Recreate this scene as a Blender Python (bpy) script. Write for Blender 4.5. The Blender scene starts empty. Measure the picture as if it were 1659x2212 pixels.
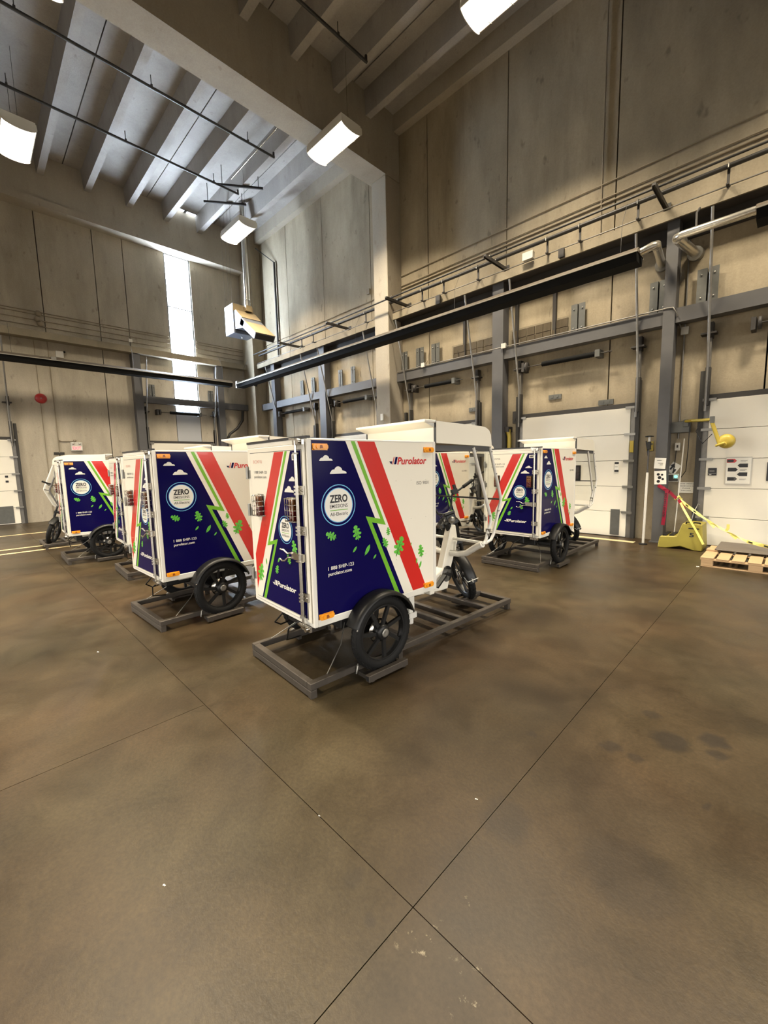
import bpy, bmesh, math, random
from mathutils import Vector, Matrix
random.seed(7)
PI = math.pi
S = bpy.context.scene
COL = S.collection

# ------------------------------------------------------------------ camera, sky, light, exposure
W, H, FPX = 1659, 2212, 889.6
YAW, PITCH, ROLL, CAMZ = math.radians(134.93), math.radians(6.63), math.radians(1.3), 1.6
ca, sa = math.cos(YAW), math.sin(YAW)
fw = Vector((ca * math.cos(PITCH), sa * math.cos(PITCH), -math.sin(PITCH)))
r0 = Vector((sa, -ca, 0)); d0 = fw.cross(r0)
rt = math.cos(ROLL) * r0 + math.sin(ROLL) * d0
dn = -math.sin(ROLL) * r0 + math.cos(ROLL) * d0
cam = bpy.data.cameras.new('camera'); camo = bpy.data.objects.new('camera', cam); COL.objects.link(camo)
cam.sensor_fit = 'HORIZONTAL'; cam.sensor_width = 36; cam.lens = 36 * FPX / W
cam.clip_start = .05; cam.clip_end = 200
camo.matrix_world = Matrix(((rt.x, -dn.x, -fw.x, 0), (rt.y, -dn.y, -fw.y, 0), (rt.z, -dn.z, -fw.z, CAMZ), (0, 0, 0, 1)))
S.camera = camo
wd = bpy.data.worlds.new('sky'); S.world = wd; wd.use_nodes = True
bg = wd.node_tree.nodes['Background']
bg.inputs[1].default_value = 6.4
_N, _L = wd.node_tree.nodes, wd.node_tree.links      # sky tuned warm as fill light, ground kept dark to dim the ceiling
_tc = _N.new('ShaderNodeTexCoord'); _sx = _N.new('ShaderNodeSeparateXYZ'); _mr = _N.new('ShaderNodeMapRange'); _mx = _N.new('ShaderNodeMix'); _mx.data_type = 'RGBA'
_mr.interpolation_type = 'SMOOTHSTEP'; _mr.inputs[1].default_value = -.06; _mr.inputs[2].default_value = .04
_mx.inputs[6].default_value = (.05, .047, .042, 1); _mx.inputs[7].default_value = (1, .96, .89, 1)
_L.new(_tc.outputs['Generated'], _sx.inputs[0]); _L.new(_sx.outputs['Z'], _mr.inputs[0]); _L.new(_mr.outputs[0], _mx.inputs[0]); _L.new(_mx.outputs[2], bg.inputs[0])
S.view_settings.view_transform = 'Standard'; S.view_settings.look = 'None'
S.view_settings.exposure = 0.0; S.view_settings.gamma = 1.0; S.view_settings.use_curve_mapping = False
LAMP_W = 218            # watts of each high-bay lamp
LAMP_COL = (1, .86, .64)
S.cycles.max_bounces = 7; S.cycles.diffuse_bounces = 4; S.cycles.glossy_bounces = 3; S.cycles.transparent_max_bounces = 12
S.cycles.use_denoising = True; S.cycles.sample_clamp_indirect = 6; S.cycles.caustics_reflective = False; S.cycles.caustics_refractive = False

# ------------------------------------------------------------------ materials
MATS = {}
def nt(name):
    m = bpy.data.materials.new(name); m.use_nodes = True; MATS[name] = m
    return m, m.node_tree.nodes, m.node_tree.links, m.node_tree.nodes['Principled BSDF']
def P(b, col=None, rough=None, metal=None, spec=None, coat=None):
    if col is not None: b.inputs['Base Color'].default_value = (*col, 1)
    if rough is not None: b.inputs['Roughness'].default_value = rough
    if metal is not None: b.inputs['Metallic'].default_value = metal
    if spec is not None: b.inputs['Specular IOR Level'].default_value = spec
    if coat is not None: b.inputs['Coat Weight'].default_value = coat
def mat(name, col, rough=.5, metal=0, vary=.06, scale=9, bump=0, coat=0, spec=.5, stretch=(1, 1, 1)):
    m, N, L, b = nt(name); P(b, col, rough, metal, spec, coat)
    tc = N.new('ShaderNodeTexCoord'); mp = N.new('ShaderNodeMapping'); L.new(tc.outputs['Object'], mp.inputs[0])
    mp.inputs['Scale'].default_value = stretch
    no = N.new('ShaderNodeTexNoise'); no.inputs['Scale'].default_value = scale; no.inputs['Detail'].default_value = 5
    L.new(mp.outputs[0], no.inputs['Vector'])
    mx = N.new('ShaderNodeMix'); mx.data_type = 'RGBA'
    mx.inputs[6].default_value = (*[c * (1 - vary) for c in col], 1); mx.inputs[7].default_value = (*[min(1, c * (1 + vary)) for c in col], 1)
    L.new(no.outputs['Fac'], mx.inputs[0]); L.new(mx.outputs[2], b.inputs['Base Color'])
    if bump:
        bp = N.new('ShaderNodeBump'); bp.inputs['Strength'].default_value = bump; bp.inputs['Distance'].default_value = .01
        L.new(no.outputs['Fac'], bp.inputs['Height']); L.new(bp.outputs[0], b.inputs['Normal'])
    return m
def emit(name, col, s):
    m, N, L, b = nt(name); P(b, col, .5); b.inputs['Emission Color'].default_value = (*col, 1); b.inputs['Emission Strength'].default_value = s
    no = N.new('ShaderNodeTexNoise'); no.inputs['Scale'].default_value = 3
    return m

def concrete(name, c1, c2, c3, streak=1.0, rough=.8):
    m, N, L, b = nt(name); P(b, rough=rough, spec=.3)
    tc = N.new('ShaderNodeTexCoord')
    def noise(sc, scale, detail=6, rough=.6):
        mp = N.new('ShaderNodeMapping'); mp.inputs['Scale'].default_value = sc; L.new(tc.outputs['Object'], mp.inputs[0])
        n = N.new('ShaderNodeTexNoise'); n.inputs['Scale'].default_value = scale; n.inputs['Detail'].default_value = detail; n.inputs['Roughness'].default_value = rough
        L.new(mp.outputs[0], n.inputs['Vector']); return n
    big = noise((1, 1, .35), .9); ver = noise((1.3, 1.3, .22), 1.5, 7, .68); fine = noise((1, 1, 1), 34, 3); spot = noise((1, 1, .5), 5.5, 2)
    r1 = N.new('ShaderNodeValToRGB'); r1.color_ramp.elements[0].position = .3; r1.color_ramp.elements[1].position = .72
    r1.color_ramp.elements[0].color = (*c1, 1); r1.color_ramp.elements[1].color = (*c2, 1)
    L.new(big.outputs['Fac'], r1.inputs[0])
    r2 = N.new('ShaderNodeValToRGB'); r2.color_ramp.elements[0].position = .50; r2.color_ramp.elements[1].position = .78
    r2.color_ramp.elements[0].color = (0, 0, 0, 1); r2.color_ramp.elements[1].color = (streak * .75,) * 3 + (1,)
    L.new(ver.outputs['Fac'], r2.inputs[0])
    m1 = N.new('ShaderNodeMix'); m1.data_type = 'RGBA'; L.new(r2.outputs[0], m1.inputs[0]); L.new(r1.outputs[0], m1.inputs[6]); m1.inputs[7].default_value = (*c3, 1)
    r3 = N.new('ShaderNodeValToRGB'); r3.color_ramp.elements[0].position = .66; r3.color_ramp.elements[1].position = .76
    r3.color_ramp.elements[0].color = (0, 0, 0, 1); r3.color_ramp.elements[1].color = (.5, .5, .5, 1)
    L.new(spot.outputs['Fac'], r3.inputs[0])
    m2 = N.new('ShaderNodeMix'); m2.data_type = 'RGBA'; L.new(r3.outputs[0], m2.inputs[0]); L.new(m1.outputs[2], m2.inputs[6]); m2.inputs[7].default_value = (*c3, 1)
    m3 = N.new('ShaderNodeMix'); m3.data_type = 'RGBA'; m3.blend_type = 'MULTIPLY'; m3.inputs[0].default_value = .35
    L.new(m2.outputs[2], m3.inputs[6]); L.new(fine.outputs['Color'], m3.inputs[7])
    r4 = N.new('ShaderNodeMapRange'); r4.inputs[3].default_value = .55; r4.inputs[4].default_value = 1.35; L.new(fine.outputs['Fac'], r4.inputs[0])
    L.new(r4.outputs[0], m3.inputs[7])
    L.new(m3.outputs[2], b.inputs['Base Color'])
    bp = N.new('ShaderNodeBump'); bp.inputs['Strength'].default_value = .25; bp.inputs['Distance'].default_value = .01
    L.new(fine.outputs['Fac'], bp.inputs['Height']); L.new(bp.outputs[0], b.inputs['Normal'])
    return m
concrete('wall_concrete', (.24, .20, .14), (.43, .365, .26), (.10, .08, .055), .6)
concrete('far_wall_brightened', (.34, .30, .235), (.54, .485, .39), (.17, .145, .11), .45)  # wall concrete lightened to make up for weak light on the far wall
concrete('ceiling_concrete', (.30, .28, .26), (.40, .375, .345), (.2, .18, .16), .5)
concrete('beam_concrete', (.34, .30, .24), (.42, .375, .30), (.24, .2, .16), .5)
concrete('ledge_concrete', (.20, .17, .12), (.32, .275, .20), (.12, .10, .07), .6)
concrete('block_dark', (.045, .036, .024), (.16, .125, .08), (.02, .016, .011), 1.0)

def floor_mat():
    m, N, L, b = nt('floor_concrete'); P(b, spec=.26)
    tc = N.new('ShaderNodeTexCoord')
    def noise(scale, detail=7, rough=.6, dist=0):
        n = N.new('ShaderNodeTexNoise'); n.inputs['Scale'].default_value = scale; n.inputs['Detail'].default_value = detail
        n.inputs['Roughness'].default_value = rough; n.inputs['Distortion'].default_value = dist
        L.new(geo.outputs['Position'], n.inputs['Vector']); return n
    geo = N.new('ShaderNodeNewGeometry')
    big = noise(.75, 6, .62, .6); mid = noise(2.6, 6, .7, .4); fine = noise(55, 4, .7); hue = noise(.5, 3)
    def ramp(src, p0, c0, p1, c1):
        r = N.new('ShaderNodeValToRGB'); r.color_ramp.elements[0].position = p0; r.color_ramp.elements[1].position = p1
        r.color_ramp.elements[0].color = (*c0, 1); r.color_ramp.elements[1].color = (*c1, 1); L.new(src, r.inputs[0]); return r
    def mix(f, a, bb, mode='MIX'):
        x = N.new('ShaderNodeMix'); x.data_type = 'RGBA'; x.blend_type = mode
        for v, s in ((f, 0), (a, 6), (bb, 7)):
            if isinstance(v, (int, float)): x.inputs[s].default_value = v
            elif isinstance(v, tuple): x.inputs[s].default_value = (*v, 1)
            else: L.new(v, x.inputs[s])
        return x.outputs[2]
    base = ramp(big.outputs['Fac'], .3, (.021, .0147, .0076), .7, (.056, .0410, .0225)).outputs[0]
    warm = ramp(hue.outputs['Fac'], .35, (1.12, .93, .80), .68, (.93, 1.02, .97)).outputs[0]
    c = mix(.8, base, warm, 'MULTIPLY')
    md = ramp(mid.outputs['Fac'], .33, (.66, .65, .64), .7, (1.25, 1.25, 1.25)).outputs[0]
    c = mix(.8, c, md, 'MULTIPLY')
    fn = ramp(fine.outputs['Fac'], .3, (.66, .66, .66), .7, (1.34, 1.34, 1.34)).outputs[0]
    c = mix(.75, c, fn, 'MULTIPLY')
    # oil and water stains, each with a place of its own on the slab
    wob = N.new('ShaderNodeVectorMath'); wob.operation = 'SCALE'; wob.inputs['Scale'].default_value = .09
    sub = N.new('ShaderNodeVectorMath'); sub.operation = 'SUBTRACT'; sub.inputs[1].default_value = (.5, .5, .5)
    L.new(noise(9, 3).outputs['Color'], sub.inputs[0]); L.new(sub.outputs[0], wob.inputs[0])
    pos = N.new('ShaderNodeVectorMath'); L.new(geo.outputs['Position'], pos.inputs[0]); L.new(wob.outputs[0], pos.inputs[1])
    stains = [(-.40, 2.66, .10, .6), (-.23, 2.83, .08, .65), (-.19, 2.70, .05, .55), (-.63, 2.39, .06, .5), (-.51, 2.38, .045, .45), (-.54, 2.88, .055, .45),
              (-1.0, 2.19, .035, .4), (-.82, 1.56, .13, .42), (-.36, 1.66, .20, .34), (-.19, 2.25, .03, .5), (-.96, .85, .025, .4), (-1.12, .9, .05, .3),
              (-3.38, 1.43, .10, .35), (-1.15, 2.55, .3, .2), (-.5, 2.0, .28, .14), (-.72, 1.25, .25, .15)]
    tot = None
    for (x, y, r, a) in stains:
        d = N.new('ShaderNodeVectorMath'); d.operation = 'DISTANCE'; L.new(pos.outputs[0], d.inputs[0]); d.inputs[1].default_value = (x, y, 0)
        mr = N.new('ShaderNodeMapRange'); mr.interpolation_type = 'SMOOTHSTEP'; mr.inputs[1].default_value = r * .55; mr.inputs[2].default_value = r * 1.15
        mr.inputs[3].default_value = a; mr.inputs[4].default_value = 0; L.new(d.outputs['Value'], mr.inputs[0])
        if tot is None: tot = mr.outputs[0]
        else:
            ad = N.new('ShaderNodeMath'); ad.operation = 'MAXIMUM'; L.new(tot, ad.inputs[0]); L.new(mr.outputs[0], ad.inputs[1]); tot = ad.outputs[0]
    c = mix(tot, c, (.012, .010, .009))
    # scraped paint and scuffs near the joint crossing
    sc = noise(16, 5, .75); ptot = None
    for (x, y, r) in ((-.66, 1.03, .07), (-.60, .96, .06), (-.57, .89, .08), (-.74, 1.12, .05), (-.78, .93, .07), (-.85, .9, .05)):
        d = N.new('ShaderNodeVectorMath'); d.operation = 'DISTANCE'; L.new(pos.outputs[0], d.inputs[0]); d.inputs[1].default_value = (x, y, 0)
        mr = N.new('ShaderNodeMapRange'); mr.inputs[1].default_value = r * .4; mr.inputs[2].default_value = r * 1.3; mr.inputs[3].default_value = 1; mr.inputs[4].default_value = 0
        L.new(d.outputs['Value'], mr.inputs[0])
        if ptot is None: ptot = mr.outputs[0]
        else:
            ad = N.new('ShaderNodeMath'); ad.operation = 'MAXIMUM'; L.new(ptot, ad.inputs[0]); L.new(mr.outputs[0], ad.inputs[1]); ptot = ad.outputs[0]
    th = N.new('ShaderNodeMapRange'); th.inputs[1].default_value = .60; th.inputs[2].default_value = .68; th.inputs[4].default_value = .55; L.new(sc.outputs['Fac'], th.inputs[0])
    ml = N.new('ShaderNodeMath'); ml.operation = 'MULTIPLY'; L.new(th.outputs[0], ml.inputs[0]); L.new(ptot, ml.inputs[1])
    c = mix(ml.outputs[0], c, (.38, .33, .24))
    L.new(c, b.inputs['Base Color'])
    rr = N.new('ShaderNodeMapRange'); rr.inputs[3].default_value = .27; rr.inputs[4].default_value = .50; L.new(mid.outputs['Fac'], rr.inputs[0]); L.new(rr.outputs[0], b.inputs['Roughness'])
    bp = N.new('ShaderNodeBump'); bp.inputs['Strength'].default_value = .22; bp.inputs['Distance'].default_value = .004
    L.new(fine.outputs['Fac'], bp.inputs['Height']); L.new(bp.outputs[0], b.inputs['Normal'])
floor_mat()
mat('joint_dark', (.04, .03, .022), .9)
mat('white_paint', (.82, .78, .68), .24, coat=.12, vary=.02, scale=3)
mat('white_frame', (.74, .72, .66), .3, vary=.03)
mat('decal_white', (.80, .78, .72), .25, vary=.015)
mat('decal_blue', (.005, .0035, .058), .15, vary=.04, spec=.08)
mat('decal_red', (.58, .022, .018), .22, coat=.3, vary=.03)
mat('decal_green', (.16, .44, .03), .25, vary=.03)
mat('leaf_green', (.13, .50, .06), .25, vary=.12, scale=30)
mat('leaf_vein', (.03, .16, .02), .3)
mat('decal_sky', (.16, .45, .78), .25, vary=.03)
mat('ink_black', (.012, .012, .014), .4)
mat('ink_grey', (.09, .085, .08), .4)
mat('ink_red', (.55, .02, .02), .3)
mat('ink_faint_red', (.62, .22, .16), .35)
mat('rubber', (.006, .006, .006), .7, vary=.15, scale=40, bump=.15, spec=.25)
mat('black_plastic', (.008, .008, .008), .42, vary=.1, spec=.35)
mat('black_metal', (.018, .018, .018), .35, metal=.3, vary=.1)
mat('chrome', (.46, .43, .38), .24, metal=1, vary=.15, scale=60)
mat('zinc', (.30, .29, .265), .42, metal=.8, vary=.15, scale=25)
mat('amber', (.85, .33, .02), .25, coat=.15, vary=.12, scale=60)
mat('amber_dark', (.30, .08, .01), .3)
mat('lens_red', (.075, .006, .004), .15, coat=.6, vary=.2, scale=70)
mat('lens_amber', (.13, .042, .007), .15, coat=.6, vary=.2, scale=70)
mat('raw_steel', (.062, .052, .043), .5, metal=.35, vary=.3, scale=18, bump=.05)
mat('steel_grey', (.088, .086, .088), .5, vary=.15, scale=6)
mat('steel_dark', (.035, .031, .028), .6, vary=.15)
mat('galv', (.22, .21, .195), .45, metal=.5, vary=.2, scale=14)
mat('galv_plate', (.115, .117, .11), .55, metal=.3, vary=.2, scale=14)
mat('pipe_black', (.02, .018, .016), .45, vary=.2)
mat('pipe_tan', (.26, .215, .15), .6, vary=.1)
mat('door_white', (.80, .76, .66), .5, vary=.06, scale=2.2)
mat('coil_black', (.006, .006, .006), .85, spec=.15)
mat('door_seal', (.035, .033, .03), .7)
mat('glass_dark', (.02, .022, .025), .08, coat=.5)
mat('reflector', (.62, .58, .50), .3, metal=.8, vary=.1)
mat('reflector_outer', (.085, .068, .05), .45, metal=.4, vary=.1)
mat('duct_silver', (.66, .63, .56), .26, metal=.9, vary=.12, scale=30)
mat('sheet_metal', (.22, .235, .27), .34, metal=.7, vary=.08)
mat('sheet_tan', (.27, .205, .115), .42, metal=.3, vary=.06)
mat('red_bell', (.42, .03, .03), .35, vary=.08)
mat('grey_plastic', (.55, .53, .48), .5)
mat('paper', (.82, .80, .73), .7, vary=.03)
mat('yellow_paint', (.42, .315, .04), .42, vary=.12, scale=6)
mat('yellow_plastic', (.27, .225, .03), .55, vary=.25, scale=5, bump=.1)
mat('yellow_tape', (.70, .62, .16), .4, vary=.15, scale=20)
mat('line_paint', (.50, .40, .22), .6, vary=.25, scale=6)
mat('ribbon_red', (.24, .006, .026), .35, vary=.1)
mat('wood', (.42, .28, .15), .65, vary=.25, scale=7, bump=.1, stretch=(.6, 6, 6))
mat('mat_black', (.10, .082, .066), .6, vary=.12)
mat('panel_grey', (.42, .43, .45), .55, vary=.06, scale=2)
mat('debris_white', (.7, .68, .62), .6)
emit('lamp_lens', (1, .93, .78), 5)
emit('window_daylight', (.70, .83, 1), 105)
emit('skylight_glow', (.80, .90, 1), 9)
emit('exit_red', (1, .10, .14), 1.7)
emit('green_lamp', (.15, 1, .75), 3.0)
def glass_mat():
    m, N, L, b = nt('clear_plastic'); out = N['Material Output']; N.remove(b)
    t = N.new('ShaderNodeBsdfTransparent'); t.inputs[0].default_value = (.90, .91, .89, 1)
    g = N.new('ShaderNodeBsdfGlossy'); g.inputs['Roughness'].default_value = .06
    lw = N.new('ShaderNodeLayerWeight'); lw.inputs[0].default_value = .5; pw = N.new('ShaderNodeMath'); pw.operation = 'POWER'; pw.inputs[1].default_value = 3.5; L.new(lw.outputs['Facing'], pw.inputs[0])
    no = N.new('ShaderNodeTexNoise'); no.inputs['Scale'].default_value = 4
    ad = N.new('ShaderNodeMath'); ad.operation = 'MULTIPLY_ADD'; ad.inputs[1].default_value = .10; L.new(no.outputs['Fac'], ad.inputs[0]); L.new(pw.outputs[0], ad.inputs[2])
    mx = N.new('ShaderNodeMixShader'); L.new(ad.outputs[0], mx.inputs[0]); L.new(t.outputs[0], mx.inputs[1]); L.new(g.outputs[0], mx.inputs[2]); L.new(mx.outputs[0], out.inputs[0])
glass_mat()

# ------------------------------------------------------------------ mesh helpers
class MB:
    def __init__(self): self.v = []; self.f = []; self.m = []; self.s = []
    def add(self, vs, fs, mi=0, sm=False):
        o = len(self.v); self.v += [tuple(v) for v in vs]
        for f in fs: self.f.append([i + o for i in f]); self.m.append(mi); self.s.append(sm)
        return self
    def bx(self, x0, x1, y0, y1, z0, z1, mi=0):
        return self.add([(x, y, z) for x in (x0, x1) for y in (y0, y1) for z in (z0, z1)],
                        [(0, 1, 3, 2), (4, 6, 7, 5), (0, 4, 5, 1), (2, 3, 7, 6), (0, 2, 6, 4), (1, 5, 7, 3)], mi)
    def tube(self, pts, r, n=8, mi=0, sm=True, closed=False):
        pts = [Vector(p) for p in pts]; k = len(pts); rs = r if isinstance(r, (list, tuple)) else [r] * k
        rings = []; up = None
        for i, p in enumerate(pts):
            a = pts[i - 1] if (i or closed) else p; b = pts[(i + 1) % k] if (i < k - 1 or closed) else p
            t = ((p - a).normalized() + (b - p).normalized()).normalized() if (a != p and b != p) else (b - a).normalized()
            if up is None: up = Vector((0, 0, 1)) if abs(t.z) < .9 else Vector((1, 0, 0))
            u = t.cross(up).normalized(); w = u.cross(t).normalized(); up = w
            rings.append([p + rs[i] * (math.cos(2 * PI * j / n) * u + math.sin(2 * PI * j / n) * w) for j in range(n)])
        vs = [v for rg in rings for v in rg]; fs = []
        for i in range(k if closed else k - 1):
            q = (i + 1) % k
            for j in range(n): fs.append((i * n + j, i * n + (j + 1) % n, q * n + (j + 1) % n, q * n + j))
        self.add(vs, fs, mi, sm)
        if not closed:
            self.add(rings[0], [list(range(n))[::-1]], mi); self.add(rings[-1], [list(range(n))], mi)
        return self
    def bar(self, p0, p1, w, h, mi=0, upv=(0, 0, 1)):
        p0, p1 = Vector(p0), Vector(p1); t = (p1 - p0).normalized(); up = Vector(upv)
        if abs(t.dot(up)) > .95: up = Vector((1, 0, 0))
        u = t.cross(up).normalized() * w / 2; v = u.cross(t).normalized() * h / 2
        vs = [p + a * u + b * v for p in (p0, p1) for a, b in ((-1, -1), (1, -1), (1, 1), (-1, 1))]
        return self.add(vs, [(3, 2, 1, 0), (4, 5, 6, 7), (0, 1, 5, 4), (1, 2, 6, 5), (2, 3, 7, 6), (3, 0, 4, 7)], mi)
    def prism(self, poly, fn, w0, w1, mi=0):
        n = len(poly); vs = [fn(u, v, w0) for u, v in poly] + [fn(u, v, w1) for u, v in poly]
        return self.add(vs, [list(range(n))[::-1], list(range(n, 2 * n))] + [(i, (i + 1) % n, n + (i + 1) % n, n + i) for i in range(n)], mi)
    def lathe(self, prof, c, ax='y', n=24, mi=0, a0=0, a1=2 * PI, sm=True):
        c = Vector(c); full = abs(a1 - a0 - 2 * PI) < 1e-6; k = n if full else n + 1; vs = []
        for i in range(k):
            a = a0 + (a1 - a0) * i / n; x, y = math.cos(a), math.sin(a)
            for (r, h) in prof:
                vs.append(c + (Vector((r * x, h, r * y)) if ax == 'y' else Vector((r * x, r * y, h)) if ax == 'z' else Vector((h, r * x, r * y))))
        q = len(prof); fs = []
        for i in range(n):
            j = (i + 1) % k
            for p in range(q - 1): fs.append((i * q + p, i * q + p + 1, j * q + p + 1, j * q + p))
        return self.add(vs, fs, mi, sm)
    def build(self, name, mats, parent=None, loc=None, bevel=0, fix=True, shift=None):
        me = bpy.data.meshes.new(name)
        vs = self.v
        if loc is not None: vs = [(x - loc[0], y - loc[1], z - loc[2]) for x, y, z in vs]
        me.from_pydata(vs, [], self.f)
        for m in (mats if isinstance(mats, (list, tuple)) else [mats]): me.materials.append(MATS[m])
        me.polygons.foreach_set('material_index', self.m); me.polygons.foreach_set('use_smooth', self.s)
        if fix or bevel:
            bm = bmesh.new(); bm.from_mesh(me)
            if fix: bmesh.ops.recalc_face_normals(bm, faces=bm.faces)
            if bevel: bmesh.ops.bevel(bm, geom=[e for e in bm.edges if e.calc_face_angle(0) > .5], offset=bevel, segments=1, affect='EDGES', profile=.5)
            bm.to_mesh(me); bm.free()
        o = bpy.data.objects.new(name, me); COL.objects.link(o)
        if parent is not None: o.parent = parent
        if loc is not None: o.location = loc
        return o

def tag(o, label, cat, group=None, kind=None):
    o['label'] = label; o['category'] = cat
    if group: o['group'] = group
    if kind: o['kind'] = kind
    return o
def empty(name, loc=(0, 0, 0), rz=0):
    o = bpy.data.objects.new(name, None); o.empty_display_size = .2; COL.objects.link(o); o.location = loc; o.rotation_euler = (0, 0, rz); return o
def put(mesh_from, name, parent, loc=(0, 0, 0), rz=0, sc=None):
    o = bpy.data.objects.new(name, mesh_from.data); COL.objects.link(o); o.parent = parent; o.location = loc; o.rotation_euler = (0, 0, rz)
    if sc: o.scale = sc
    return o
KIDS = {}
def copy_tree(o, parent=None, skip=()):
    c = o.copy(); COL.objects.link(c); c.parent = parent
    for ch in [x for x in bpy.data.objects if x.parent == o]:
        if ch.name.split('.')[0] not in skip: copy_tree(ch, c, skip)
    return c

# flat print: polygons in (u, v) laid a hair off a panel
TXT = {}
def text_geo(s, bold=0, shear=0):
    key = (s, bold, shear)
    if key not in TXT:
        cu = bpy.data.curves.new('t', 'FONT'); cu.body = s; cu.size = 1; cu.offset = bold; cu.shear = shear; cu.resolution_u = 3
        o = bpy.data.objects.new('t', cu); COL.objects.link(o)
        me = bpy.data.meshes.new_from_object(o.evaluated_get(bpy.context.evaluated_depsgraph_get()))
        vs = [(v.co.x, v.co.y) for v in me.vertices]; fs = [list(p.vertices) for p in me.polygons]
        bpy.data.objects.remove(o); bpy.data.curves.remove(cu); bpy.data.meshes.remove(me)
        TXT[key] = (vs, fs)
    return TXT[key]
CAP = .73
def add_text(mb, s, fn, u0, u1, v0, cap, mi=0, bold=0, shear=0, w=0):
    vs, fs = text_geo(s, bold, shear)
    x0 = min(v[0] for v in vs); x1 = max(v[0] for v in vs); k = cap / CAP
    mb.add([fn(u0 + (x - x0) / (x1 - x0) * (u1 - u0), v0 + y * k, w) for x, y in vs], fs, mi)
def circle(cx, cy, r, n=36): return [(cx + r * math.cos(2 * PI * i / n), cy + r * math.sin(2 * PI * i / n)) for i in range(n)]
def flat(mb, poly, fn, w=0, mi=0): mb.add([fn(u, v, w) for u, v in poly], [list(range(len(poly)))], mi)
def ring(mb, cx, cy, r0_, r1_, fn, w=0, mi=0, n=36):
    a = circle(cx, cy, r0_, n); b = circle(cx, cy, r1_, n)
    mb.add([fn(u, v, w) for u, v in a + b], [(i, (i + 1) % n, n + (i + 1) % n, n + i) for i in range(n)], mi)

# ------------------------------------------------------------------ room
XL, YR, ZC = -17.2, 9.4, 11.1
XB, YF = 9.0, -9.0        # how far the hall runs on past the camera
def structure(o, label, cat): return tag(o, label, cat, kind='structure')

# floor: slabs with sawn joints between them
fl = MB().bx(XL - .4, XB, YF, YR + .4, -.12, -.012).build('floor', 'joint_dark'); structure(fl, 'brown stained polished concrete floor with sawn joints', 'floor')
g = .0017
for (ys, gx) in (((YF, -4.6), [XL - .4, -8.5, -4.6, -2.75, -.88, 1.9, 4.7, XB]), ((-4.6, .985), [XL - .4, -8.5, -2.75, -.88, 1.9, 4.7, XB]), ((.985, YR + .4), [XL - .4, -8.5, -.88, 1.9, 4.7, XB])):
    for i in range(len(gx) - 1):
        MB().bx(gx[i] + g, gx[i + 1] - g, ys[0] + g, ys[1] - g, -.012, 0).build('slab', 'floor_concrete', fl)

# right wall
wr = MB().bx(XL - .3, XB, YR + .17, YR + .3, 0, ZC + .3).build('wall_right', 'joint_dark'); structure(wr, 'tall stained tan concrete panel wall behind the dock doors', 'wall')
px = [XL - .3, -14.36, -12.1, -9.72, -7.46, -5.13, -2.82, -.45, 1.9, 4.25, 6.6, XB]
for i in range(len(px) - 1):
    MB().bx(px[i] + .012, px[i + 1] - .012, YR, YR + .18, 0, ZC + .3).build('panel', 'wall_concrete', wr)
# left wall with its slit window
wl = MB().bx(XL - .3, XL - .17, YF, 5.93, 0, ZC + .3).bx(XL - .3, XL - .17, 6.85, YR + .3, 0, ZC + .3).bx(XL - .3, XL - .17, 5.9, 6.9, 0, 3.78).bx(XL - .3, XL - .17, 5.9, 6.9, 9.6, ZC + .3).build('wall_left', 'joint_dark')
structure(wl, 'far concrete panel wall with the tall slit window', 'wall')
py = [YF, -7.1, -4.75, -2.4, -.1, 2.2, 3.69, 4.57, 5.93]
for i in range(len(py) - 1):
    MB().bx(XL - .18, XL, py[i] + .012, py[i + 1] - .012, 0, ZC + .3).build('panel', 'far_wall_brightened', wl)
MB().bx(XL - .18, XL, 6.859, YR, 0, ZC + .3).build('panel', 'far_wall_brightened', wl)
MB().bx(XL - .18, XL, 5.94, 6.84, 0, 3.78).build('panel', 'panel_grey', wl)
MB().bx(XL - .18, XL, 5.94, 6.84, 9.6, ZC + .3).build('panel', 'far_wall_brightened', wl)
wn = MB()
for (a, b_) in ((5.93, 5.965), (6.815, 6.85)): wn.bx(XL - .12, XL - .03, a, b_, 3.79, 9.6)
for z in (3.79, 5.74, 7.70, 9.565): wn.bx(XL - .12, XL - .03, 5.965, 6.815, z, z + .035)
wn = wn.build('window_1', 'steel_grey'); structure(wn, 'tall narrow slit window glaring with daylight', 'window')
for (a, b_) in ((3.825, 5.74), (5.775, 7.70), (7.735, 9.565)): MB().bx(XL - .085, XL - .075, 5.967, 6.813, a + .002, b_ - .002).build('pane', 'window_daylight', wn)

# ceiling: double tees running along x
ce = MB().bx(XL - .3, XB, YF, YR + .3, ZC + .14, ZC + .3).build('ceiling', 'joint_dark'); structure(ce, 'precast concrete double tee ceiling', 'ceiling')
def tee(x0, x1, y0, y1, stems):
    m = MB().bx(x0, x1, y0 + .012, y1 - .012, ZC, ZC + .15)
    for s in stems:
        m.prism([(s - .13, ZC), (s + .13, ZC), (s + .085, ZC - .56), (s - .085, ZC - .56)], lambda u, v, w: (w, u, v), x0, x1)
    return m.build('tee', 'ceiling_concrete', ce)
edges = [7.75, 5.38, 3.02, .66, -1.7, -4.06, -6.42, -8.78]
for (x0, x1) in ((XL, -8.78), (-8.76, .6), (.62, XB)):
    tee(x0, x1, 7.75, YR, [8.22])
    for i in range(len(edges) - 1):
        c = (edges[i] + edges[i + 1]) / 2; tee(x0, x1, edges[i + 1], edges[i], [c - .59, c + .59])
sk = structure(MB().bx(-16.79, -16.64, 6.06, 7.24, ZC - .012, ZC - .001).build('window_2', 'steel_grey'), 'narrow bright roof light strip above the far spandrel', 'window')
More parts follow.
